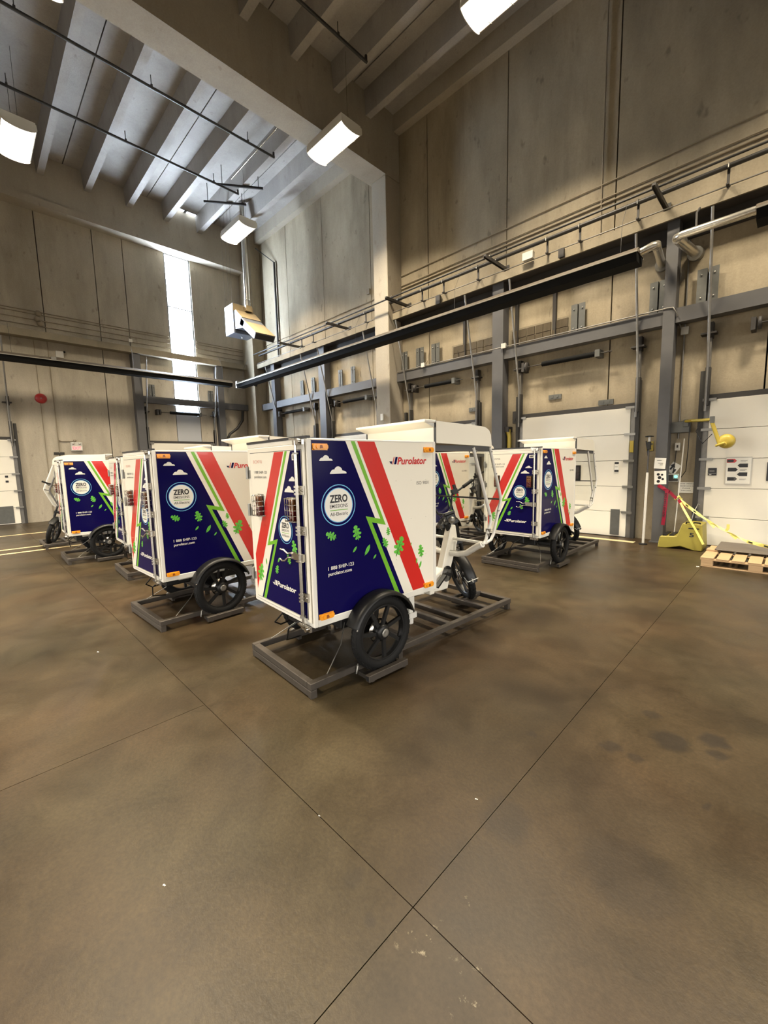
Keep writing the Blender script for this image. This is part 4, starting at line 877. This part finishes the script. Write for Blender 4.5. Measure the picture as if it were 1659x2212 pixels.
    fk.bx(2.02, 2.09, -.095, .095, .93, .965).bx(2.10, 2.17, -.095, .095, .70, .735)
    fk = fk.build('fork', 'black_plastic', T); STEER = [FW, ff, fk]
    hb = MB().tube([(2.0, 0, .96), (1.985, 0, 1.02), (2.03, 0, 1.06)], .022, 10)
    for s in (-1, 1):
        hb.tube([(2.03, 0, 1.06), (2.06, s * .04, 1.065), (2.075, s * .08, 1.09), (2.03, s * .11, 1.19), (2.02, s * .13, 1.235), (2.03, s * .20, 1.25), (2.075, s * .42, 1.305)], .012, 8)
    hb = hb.build('handlebar', 'black_metal', T); STEER.append(hb)
    for s in (-1, 1):
        MB().tube([(2.048, s * .29, 1.272), (2.078, s * .43, 1.308)], .019, 10).build('grip', 'rubber', hb)
        MB().bx(2.0, 2.06, s * .17 - .03, s * .17 + .03, 1.225, 1.285).tube([(2.05, s * .15, 1.25), (2.10, s * .2, 1.24), (2.13, s * .31, 1.275)], .007, 6).tube([(2.06, s * .16, 1.24), (2.12, s * .1, 1.2), (2.10, s * .05, 1.05), (2.06, s * .04, .9)], .005, 6).build('brake_lever', 'black_plastic', hb)
        MB().bx(2.02, 2.06, s * .19 - .012, s * .19 + .012, 1.28, 1.33).build('bell' if s > 0 else 'throttle', 'black_plastic', hb)
    MB().bx(1.93, 2.02, -.06, .06, 1.045, 1.075).bx(1.94, 2.0, -.05, .05, .97, 1.045).build('display_housing', 'black_plastic', hb, bevel=.006)
    MB().add([(1.938, -.035, 1.0765), (2.0, -.035, 1.0765), (2.0, .035, 1.0765), (1.938, .035, 1.0765)], [(0, 1, 2, 3)]).build('display_screen', 'grey_plastic', hb, fix=False)
    MB().lathe([(0, -.035), (.032, -.03), (.04, 0), (.03, .04)], (1.945, 0, .985), 'x', 14).build('headlamp', 'zinc', hb)
    m = MB().tube([(1.90, -.10, .425), (1.90, .10, .425)], .02, 10).lathe([(0, -.055), (.085, -.055), (.085, -.048), (0, -.048)], (1.90, 0, .425), 'y', 24)
    m.bar((1.90, -.095, .425), (1.82, -.10, .445), .014, .022).bar((1.90, .095, .425), (1.98, .10, .405), .014, .022)
    cr = m.build('crank', 'black_metal', T)
    MB().bar((1.80, -.105, .44), (1.655, -.115, .345), .05, .02).build('pedal', 'black_plastic', cr); MB().bx(1.94, 2.02, .10, .20, .39, .415).build('pedal', 'black_plastic', cr)
    # bars and front wheel stand turned to the left about the raked head tube
    A0 = Vector((2.02, 0, .955)); ax = Vector((-.323, 0, .946)).normalized()
    RM = Matrix.Translation(A0) @ Matrix.Rotation(math.radians(63), 4, ax) @ Matrix.Translation(-A0)
    for o in STEER: o.matrix_basis = RM @ Matrix.Translation(o.location)
    # rider's seat on the front of the box
    MB().bx(1.262, 1.30, -.17, .17, 1.02, 1.30).build('seat_back', 'black_plastic', T, bevel=.015); MB().bx(1.27, 1.50, -.12, .12, .80, .86).tube([(1.36, 0, .8), (1.34, 0, .44)], .022, 8).build('saddle', 'black_plastic', T, bevel=.012)
    return T
proto = make_trike()

def make_pallet():
    """square tube transit frame, origin under the trike's rear centre"""
    T = empty('steel_skid')
    w, t = .468, .05
    z0, z1 = .062, .112
    for s in (-1, 1):
        y = s * (w - t / 2)
        MB().bx(-.06, .27, y - t / 2, y + t / 2, z0, z1).build('side_rail', 'raw_steel', T) if False else None
        MB().bx(-.06, 2.48, y - t / 2 - (0 if s < 0 else 0), y + t / 2, z0, z1).build('side_rail', 'raw_steel', T, bevel=.004)
        for a in (-.055, .78, 2.42): MB().bx(a, a + .045, y - .022, y + .022, 0, z0).build('foot', 'raw_steel', T)
        # outrigger that carries the rear wheel
        yo = s * .585
        MB().bx(.345, .745, yo - .022 if s > 0 else yo - .022, yo + .022, .02, .070).build('outrigger', 'raw_steel', T, bevel=.003)
        for a in (.3445, .7445): MB().bx(a, a + .001, yo - .016, yo + .016, .028, .062).build('tube_mouth', 'ink_black', T)
        for a in (.375, .70): MB().bx(a, a + .03, min(s * .44, s * .60), max(s * .44, s * .60), .012, .042).build('outrigger_arm', 'raw_steel', T)
        MB().tube([(.33, s * .475, .05), (.335, s * .485, .11), (.35, s * .475, .118)], .007, 6).build('tie_wire', 'zinc', T)
        MB().tube([(.10, s * .43, .115), (.30, s * .33, .24), (.42, s * .22, .35)], .004, 5).build('tie_wire', 'zinc', T)
    for a in (-.06, .95, 1.45, 1.64, 2.06, 2.43): MB().bx(a, a + .05, -w + t, w - t, z0, z1).build('cross_rail', 'raw_steel', T, bevel=.004)
    MB().bx(-.06, -.01, -w + .002, w - .002, .008, .058).build('lower_rail', 'raw_steel', T, bevel=.004)
    for s in (-1, 1): MB().bar((2.12, s * .075, .075), (2.42, s * .075, .075), .03, .03).bar((2.36, s * .06, .10), (2.44, s * .10, .10), .008, .05).build('wheel_cleat', 'raw_steel', T)
    for q in ((2.11, 2.43, -.06, .06, .03, .042), (.40, .70, -.56, -.48, .018, .036), (.40, .70, .48, .56, .018, .036)): MB().bx(*q).build('wheel_tray', 'raw_steel', T)
    return T
skid = make_pallet()
TR = [('P', -2.719, 1.599, 86.7, 'nearest white and navy cargo trike standing right in front of the viewer', 'steel transit skid under the nearest cargo trike'),
      ('D', -4.79, 1.236, 91.8, 'cargo trike directly behind and left of the nearest one, its flank in full view', 'steel transit skid under the second cargo trike'),
      ('C', -7.215, 1.566, 87.3, 'cargo trike showing only a slim strip of rear door, third along the left row', 'steel transit skid under the third cargo trike'),
      ('B', -9.177, 1.133, 88.6, 'cargo trike with navy flank at the far left, fourth along the row', 'steel transit skid under the fourth cargo trike'),
      ('F', -2.99, 5.696, 89.7, 'cargo trike standing alone by the white dock door, rear door uncaged lamp', 'steel transit skid under the lone trike by the dock door'),
      ('E', -4.935, 5.527, 87.0, 'cargo trike seen through the cab of the nearest one', 'steel transit skid under the trike seen through the cab'),
      ('A', -11.3, 3.45, -90.0, 'rearmost cargo trike facing left, its windscreen showing at far left', 'steel transit skid under the rearmost left facing trike')]
first = True
base_objs = None
for (k, x, y, a, lab, lab2) in TR:
    skip = () if k in 'P' else (('lamp_cage', 'fleet_number') if k == 'F' else ())
    o = proto if k == 'P' else copy_tree(proto, None, skip)
    o.location = (x, y, 0); o.rotation_euler = (0, 0, math.radians(a)); tag(o, lab, 'cargo trike', 'courier cargo trikes')
    if k == 'F':
        dF = [c for c in bpy.data.objects if c.parent == o and c.name.startswith('rear_door')][0]
        m = MB(); add_text(m, 'BC24736', lambda u, v, w: (-.0168, -u - .0275, v), -.352, -.205, 1.627, .026); m.build('fleet_number', 'ink_grey', dF, fix=False)
    s = skid if k == 'P' else copy_tree(skid)
    s.location = (x, y, 0); s.rotation_euler = (0, 0, math.radians(a)); tag(s, lab2, 'skid', 'steel transit skids')

# ------------------------------------------------------------------ things by the right wall
def yplane(y): return lambda u, v, w: (u, y - w, v)
def notice(name, x0, x1, z0, z1, y, label, cat, lines, m0='paper', m1='ink_black', tilt=0):
    t = tag(empty(name, ((x0 + x1) / 2, y, (z0 + z1) / 2)), label, cat); w, h = (x1 - x0) / 2, (z1 - z0) / 2
    t.rotation_euler = (0, tilt, 0)
    MB().bx(-w, w, -.004, 0, -h, h).build('sheet', m0, t)
    fn = lambda u, v, w_: (u, -.0045 - w_, v)
    m = MB()
    for (tx, a, b_, c, cap) in lines: add_text(m, tx, fn, a * w, b_ * w, c * h, cap * h, 0, .012)
    if lines: m.build('lettering', m1, t)
    return t
# dark labels and poster on the doors
t = notice('door_label', -1.10, -.98, 1.27, 1.40, 9.32, 'dark two-line label on the dock door, left of the poster', 'label', [], 'ink_black')
MB().bx(-.05, .05, -.0055, -.0045, -.03, -.026).bx(-.045, -.01, -.0055, -.0045, -.055, -.047).bx(-.04, .03, -.0055, -.0045, .01, .016).build('print', 'decal_white', t)
t = notice('door_label', -2.62, -2.54, 1.33, 1.54, 9.32, 'narrow label with dark ends on the lone trikes dock door', 'label', [])
MB().bx(-.038, .038, -.0055, -.0045, .06, .10).bx(-.038, .038, -.0055, -.0045, -.10, -.06).bx(-.03, .02, -.0055, -.0045, .0, .006).build('print', 'ink_black', t)
t = notice('door_label', -.33, -.18, 1.18, 1.49, 9.32, 'black label at the right picture edge of the dock door', 'label', [], 'ink_black')
MB().bx(-.06, .06, -.0055, -.0045, .02, .03).build('print', 'ink_grey', t)
t = notice('poster', -.85, -.53, 1.13, 1.57, 9.32, 'white poster with dark arrow pictures on the dock door', 'poster', [])
fn = lambda u, v, w: (u, -.0048 - w, v)
MB().bx(-.172, .172, -.003, .001, -.235, .235).build('sleeve', 'grey_plastic', t)
for (u, v, d, mt) in ((-.10, .17, 1, 'ink_red'), (.06, .09, -1, 'ink_black'), (-.08, .02, 1, 'ink_black'), (.06, -.06, -1, 'ink_black'), (-.08, -.14, 1, 'ink_grey')):
    m = MB(); pts = [(-.06, -.032), (.045, -.032), (.075, 0), (.045, .032), (-.06, .032)]; flat(m, [(u + d * a, v + b_) for a, b_ in pts], fn); flat(m, [(u + d * a * .7 - d * .012, v + b_ * .7) for a, b_ in pts], fn, .0005, 1); m.build('arrow_picture', [mt, 'ink_black'], t, fix=False)
m = MB()
for v in (.17, .02, -.14): m.bx(.02, .11, -.0055, -.0048, v - .003, v + .003).bx(.02, .09, -.0055, -.0048, v - .018, v - .014)
m.build('fine_print', 'ink_grey', t)
notice('wall_notice', -1.54, -1.29, .94, 1.14, 9.395, 'white printed notice under the box with the green lamp', 'notice', [('BEFORE OPENING', -.85, .85, .62, .2), ('ENSURE DOCK IS', -.85, .85, .2, .2), ('CLEAR', -.5, .5, -.22, .2), ('PUSH LOCK', -.6, .6, -.64, .2)])
t = notice('taped_paper', -1.88, -1.70, 1.40, 1.60, 9.095, 'upper white paper taped to the grey steel post', 'paper', [], tilt=.06)
MB().bx(-.05, .02, -.006, -.0045, .05, .058).bx(-.03, .05, -.006, -.0045, .0, .006).bx(.0, .05, -.006, -.0045, -.03, -.024).build('print', 'ink_grey', t)
t = notice('taped_paper', -1.87, -1.68, 1.11, 1.36, 9.095, 'lower white paper with black drawing taped to the post', 'paper', [], tilt=-.05)
m = MB()
for (a, b_, r) in ((-.03, .06, .025), (.03, .05, .02), (-.01, .0, .03), (.04, -.03, .022), (-.03, -.07, .028)): flat(m, circle(a, b_, r, 9), fn)
m.build('drawing', 'ink_black', t, fix=False)
t = notice('arrow_notice', -1.70, -1.55, 1.30, 1.50, 9.395, 'white tilted paper with dark arrows above the green lamp', 'notice', [], tilt=.55)
m = MB(); flat(m, [(-.05, -.05), (-.02, -.05), (-.02, .02), (.01, .02), (-.035, .075), (-.08, .02), (-.05, .02)], fn); flat(m, [(.02, .0), (.05, .0), (.05, -.08), (.02, -.08)], fn); m.build('arrow_print', 'ink_black', t, fix=False)
t = tag(empty('yellow_placard', (-2.03, 9.39, 1.83)), 'small yellow and black placard behind the load bar', 'placard'); MB().bx(-.06, .06, -.01, 0, -.09, .09).build('sheet', 'yellow_paint', t); MB().bx(-.04, .05, -.013, -.01, .03, .05).bx(-.04, .02, -.013, -.01, -.02, .0).bx(-.05, .03, -.013, -.01, -.06, -.045).build('print', 'ink_black', t)
tag(MB().bx(-2.36, -2.29, 9.30, 9.32, 1.72, 1.95).bx(-2.355, -2.295, 9.295, 9.30, 1.725, 1.945).build('yellow_tag', 'yellow_paint'), 'yellow tag on the jamb of the lone trikes dock door', 'tag')
t = tag(empty('control_box', (-1.615, 9.4, 1.22)), 'grey control box with lit green lamp beside the post', 'control box')
MB().bx(-.085, .085, -.07, 0, -.075, .075).build('housing', 'grey_plastic', t, bevel=.006); MB().bx(-.07, .0, -.075, -.07, -.06, .06).bx(-.0, .075, -.075, -.07, -.06, -.01).build('cover', 'steel_dark', t)
MB().lathe([(0, -.095), (.02, -.09), (.026, -.07)], (.04, 0, .025), 'y', 16).build('green_lamp', 'green_lamp', t)
t = tag(empty('switch_box', (-1.58, 9.4, 1.80)), 'small grey switch box on the conduit beside the papers', 'switch'); MB().bx(-.04, .04, -.05, 0, -.07, .07).build('housing', 'grey_plastic', t); MB().bx(-.012, .012, -.065, -.05, -.02, .03).build('toggle', 'steel_dark', t); MB().tube([(-.02, -.02, -.07), (-.03, -.02, -.3), (-.05, -.02, -.5)], .006, 5).build('cord', 'black_plastic', t)
# dock light
t = tag(empty('dock_light', (-1.5, 9.4, 2.25)), 'yellow jointed dock light arm reaching over the white door', 'lamp')
MB().bx(-.19, .1, -.12, -.0, -.20, .0).bx(.0, .08, -.14, -.02, -.1, .03).build('mount', 'galv_plate', t, bevel=.006)
MB().tube([(.03, -.12, -.0), (.46, -.5, -.03)], .026, 10).build('upper_arm', 'yellow_paint', t)
MB().bx(.43, .49, -.55, -.47, -.09, .02).build('elbow_joint', 'galv_plate', t); MB().tube([(.46, -.52, -.08), (.54, -.52, -.32), (.58, -.53, -.44)], .03, 10).build('lower_arm', 'yellow_paint', t)
MB().lathe([(.0, -.0), (.06, -.01), (.11, .03), (.12, .10), (.114, .10), (.10, .035), (.05, .005), (0, .012)], (.66, -.56, -.40), 'y', 22).build('lamp_head', 'yellow_paint', t)
MB().tube([(.54, -.58, -.47), (.60, -.62, -.45), (.66, -.62, -.43)], .02, 8).lathe([(0, -.06), (.035, -.05), (.04, 0)], (.64, -.56, -.45), 'y', 12).build('lamp_yoke', 'yellow_paint', t)
MB().tube([(.10, -.15, .0), (.10, -.15, -.5), (.08, -.12, -.9), (.0, -.08, -1.03)], .007, 6).tube([(.30, -.35, .02), (.22, -.3, -.2), (.33, -.35, -.42), (.47, -.5, -.27)], .006, 6).build('cord', 'black_plastic', t)
# load bar
t = tag(empty('load_bar', (-1.93, 8.78, 0)), 'white load bar with black ratchet leaning by the dock door', 'load bar')
d = Vector((-.02, .18, 2.02))
MB().tube([d * .012, d * .66], .021, 10).build('lower_tube', 'grey_plastic', t); MB().tube([d * .66, d * .90], .013, 8).build('ratchet_rod', 'steel_dark', t); MB().tube([d * .88, d * .985], .019, 10).build('upper_tube', 'grey_plastic', t)
MB().bar(d * .87, d * .94, .06, .05).bar(d * .80, d * .95 + Vector((-.05, 0, 0)), .015, .02).build('ratchet', 'black_plastic', t)
for k_ in (0.0, .985): MB().lathe([(0, 0), (.07, 0), (.07, .014), (.03, .024), (0, .024)], d * k_, 'z', 16).build('foot_pad', 'rubber', t)
# yellow wheel chock
t = tag(empty('dock_chock', (-1.36, 8.9, 0)), 'yellow moulded dock chock marked 5 at the foot of the post', 'dock chock')
sil = [(-.30, .0), (-.18, .0), (.02, .055), (.20, .0), (.31, .0), (.325, .06), (.31, .46), (.03, .46), (-.04, .23), (-.06, .225), (-.28, .205), (-.295, .10)]
m = MB()
def chockfn(u, v, w): return (u * (1 + .05 * (1 - v / .46)), -.22 + w * .44 - (.03 * (1 - v / .46) if w < .5 else 0), v)
m.prism(sil, chockfn, 0, 1); m.build('body', 'yellow_plastic', t, bevel=.012)
MB().prism([(-.27, .205), (-.20, .212), (-.20, .205)], chockfn, .05, .95).bx(-.255, -.195, -.2, .2, .212, .235).bx(-.155, -.085, -.2, .2, .217, .24).build('ribs', 'black_plastic', t)
MB().bx(.12, .27, -.226, -.19, .355, .39).build('slot', 'ink_black', t)
MB().tube([(.08, -.2, .455), (.09, -.22, .485), (.15, -.21, .49), (.17, -.2, .465), (.20, -.21, .485), (.27, -.2, .48), (.28, -.18, .455)], .012, 8).build('grip_handle', 'rubber', t)
m = MB(); add_text(m, '5', lambda u, v, w: (u, -.236 - w, v), .14, .205, .235, .075, 0, .02); m.build('number', 'ink_black', t)
MB().tube([(.12, .0, .46), (.14, .05, .62), (.19, .1, .78), (.21, .12, .76)], .007, 6).build('pull_rod', 'zinc', t)
# thin stick with caution tape and ribbon
d = Vector((-1.45, 9.2, 1.95))
t = tag(empty('wand_pole', (-1.5, 9.06, .226)), 'thin white pole standing on the chock with tape knotted round it', 'pole'); MB().tube([(0, 0, 0), (.045, .12, 1.71)], .010, 8).build('pole', 'grey_plastic', t)
def strip(pts, w, tw=0):
    m = MB(); vs = []; n = len(pts)
    for i, p in enumerate(pts):
        p = Vector(p); q = Vector(pts[min(i + 1, n - 1)]) - Vector(pts[max(i - 1, 0)]); q.normalize()
        u = q.cross(Vector((0, 1, 0))).normalized(); a = tw * math.sin(i * 1.7); v = (u * math.cos(a) + Vector((0, 1, 0)) * math.sin(a)) * w / 2
        vs += [p + v, p - v, p - v + Vector((0, .002, 0)), p + v + Vector((0, .002, 0))]
    fs = []
    for i in range(n - 1):
        a, b_ = i * 4, i * 4 + 4
        for k in range(4): fs.append((a + k, a + (k + 1) % 4, b_ + (k + 1) % 4, b_ + k))
    fs += [(0, 1, 2, 3), (n * 4 - 4, n * 4 - 1, n * 4 - 2, n * 4 - 3)]
    m.add(vs, fs); return m
def sag(a, b_, n, s):
    a, b_ = Vector(a), Vector(b_); return [a.lerp(b_, i / n) + Vector((0, 0, -s * 4 * (i / n) * (1 - i / n))) for i in range(n + 1)]
t = tag(empty('caution_tape'), 'yellow caution tape slanting down from the pole past the dock door', 'tape')
p1 = sag((-1.49, 9.12, .86), (-1.09, 8.75, .60), 6, .005); p2 = sag((-1.09, 8.75, .60), (-.45, 8.3, .30), 9, .02); p3 = sag((-.45, 8.3, .30), (.45, 7.95, .17), 10, .004)
strip(p1, .05, .3).build('tape_strip', 'yellow_tape', t); strip(p2, .035, .9).build('tape_strip', 'yellow_tape', t); strip(p3, .05, .4).build('tape_strip', 'yellow_tape', t)
strip([(-1.47, 9.10, .84), (-1.36, 8.88, .70), (-1.25, 8.70, .56), (-1.16, 8.63, .42), (-1.08, 8.60, .28), (-1.01, 8.58, .14)], .034, .2).build('tape_tail', 'yellow_tape', t)
for (p, q) in (((-.98, 8.68, .53), (-.88, 8.6, .44)), ((-.72, 8.49, .41), (-.70, 8.49, .52)), ((-.66, 8.45, .38), (-.58, 8.4, .31))): strip([p, Vector(p).lerp(Vector(q), .5) + Vector((.01, 0, -.01)), q], .04).build('tape_tail', 'yellow_tape', t)
m = MB()
for i in range(0, 10, 2):
    for pp in (p1, p3):
        if i + 1 < len(pp): m.v += []; a = Vector(pp[i]).lerp(Vector(pp[i + 1]), .2) + Vector((0, -.012, 0)); b_ = Vector(pp[i]).lerp(Vector(pp[i + 1]), .75) + Vector((0, -.012, 0)); m.bar(a, b_, .002, .02)
m.build('tape_print', 'ink_black', t)
MB().tube([(-1.53, 9.11, .83), (-1.47, 9.10, .90), (-1.43, 9.11, .85), (-1.48, 9.10, .80)], .02, 6).build('knot', 'yellow_tape', t)
t = tag(empty('danger_ribbon'), 'red do not enter ribbon hanging from the papered post', 'ribbon')
strip([(-1.80, 9.085, 1.09), (-1.73, 9.08, 1.05), (-1.66, 9.08, 1.0), (-1.61, 9.08, .97)], .06, .3).build('ribbon_strip', 'ribbon_red', t)
strip([(-1.655, 9.07, 1.01), (-1.66, 9.07, .8), (-1.675, 9.07, .6), (-1.68, 9.07, .45), (-1.69, 9.07, .35)], .058, .1).build('ribbon_strip', 'ribbon_red', t)
strip([(-1.61, 9.08, .97), (-1.55, 9.08, .90), (-1.50, 9.07, .86)], .05).build('ribbon_strip', 'ribbon_red', t); strip([(-1.46, 9.03, .84), (-1.40, 9.0, .74), (-1.36, 8.98, .68)], .05).build('ribbon_strip', 'ribbon_red', t)
m = MB(); add_text(m, 'DO NOT ENTER', lambda u, v, w: (-1.648 - v * 1.0 - (.95 - u) * .05, 9.062 - w, u), .95, .50, 0, .034, 0, .02); m.build('lettering', 'ink_black', t)
# wooden pallet, with a mat on it
t = tag(empty('wood_pallet', (-.30, 8.08, 0)), 'pale wooden pallet on the floor at the right picture edge', 'pallet')
def wood(n, x0, x1, y0, y1, z0, z1): MB().bx(x0 + random.uniform(-.006, .006), x1 + random.uniform(-.006, .006), y0, y1, z0, z1).build(n, 'wood', t, bevel=.003)
for k in range(7):
    a = -.60 + k * .172; wood('deck_board', a, a + .145, -.6, .5, .118, .138)
for y in (-.6, -.1, .40):
    wood('stringer', -.6, .6, y, y + .1, .098, .118); wood('bottom_board', -.6, .6, y, y + .1, 0, .018)
    for x in (-.6, -.07, .455): wood('block', x, x + .145, y, y + .1, .018, .098)
wood('broken_board', -.60, -.46, -.05, .12, .138, .165)
tag(MB().bx(-.80, .45, 8.02, 8.78, .168, .186).bx(-.78, .43, 8.0, 8.02, .17, .184).build('rubber_mat', 'mat_black', bevel=.004), 'dark rubber mat lying on the wooden pallet', 'mat')
tag(MB().bx(-.45, -.30, 8.3, 8.5, .138, .168).bx(.1, .25, 8.3, 8.5, .138, .168).build('packing_block', 'wood'), 'wood packing blocks holding the mat off the pallet', 'block')
# yellow gas pipe stub
tag(MB().tube([(-4.95, 9.3, 1.2), (-4.95, 9.3, 2.2), (-4.97, 9.28, 2.3)], .05, 10).tube([(-4.97, 9.28, 2.28), (-4.97, 9.28, 2.36)], .06, 10).build('yellow_post', 'yellow_paint'), 'yellow pipe standing beside the grey post behind the nearest trike', 'pipe')
tag(MB().bx(-5.06, -4.92, 9.2, 9.4, 2.3, 2.42).build('pipe_bracket', 'steel_dark'), 'dark bracket over the yellow pipe by the post', 'bracket')
tag(MB().bx(-4.90, -4.80, 9.36, 9.4, 2.5, 2.78).bx(-4.875, -4.825, 9.35, 9.36, 2.55, 2.62).build('lock_plate', 'steel_dark'), 'tall dark lock plate on the wall left of the lone trikes door', 'steel plate')
# floor paint and litter
t = structure(empty('floor_marking'), 'worn yellow lane lines on the floor at the far left', 'floor marking')
for (x0, x1, y0, y1) in ((-11.62, -11.5, -6, 1.6), (-11.02, -10.9, -6, 1.6), (-14.2, -14.08, -6, 3.0)): MB().bx(x0, x1, y0, y1, .0, .0015).build('line', 'line_paint', t)
t = structure(empty('floor_marking'), 'worn tan threshold stripes along the dock doors', 'floor marking')
for (x0, x1, y0, y1) in ((-4.6, -2.1, 8.82, 8.98), (-8.2, -5.9, 8.82, 8.98)): MB().bx(x0, x1, y0, y1, .0, .0015).build('line', 'line_paint', t)
for (x, y, s, lab) in ((-1.63, .38, .008, 'two tiny shiny bits lying on the bare floor at lower left'), (-1.45, .985, .006, 'tiny white chip lying in the floor joint'), (-4.29, .66, .012, 'white scrap on the floor left of the skids'), (-.98, 1.56, .008, 'tiny metal nut on the floor right of the joint'), (-4.3, 1.8 - .1, .022, 'pale scrap lying beside the second skid'), (-.93, 7.42, .022, 'white scrap at the pallet corner')):
    s *= .5; m = MB().lathe([(0, s * .5), (s * .6, s * .45), (s, 0)], (x, y, 0.001), 'z', 7); m.lathe([(0, s * .4), (s * .5, s * .3), (s * .8, 0)], (x + s * 1.6, y + s * .6, .001), 'z', 6); tag(m.build('floor_scrap', 'debris_white'), lab, 'scrap')
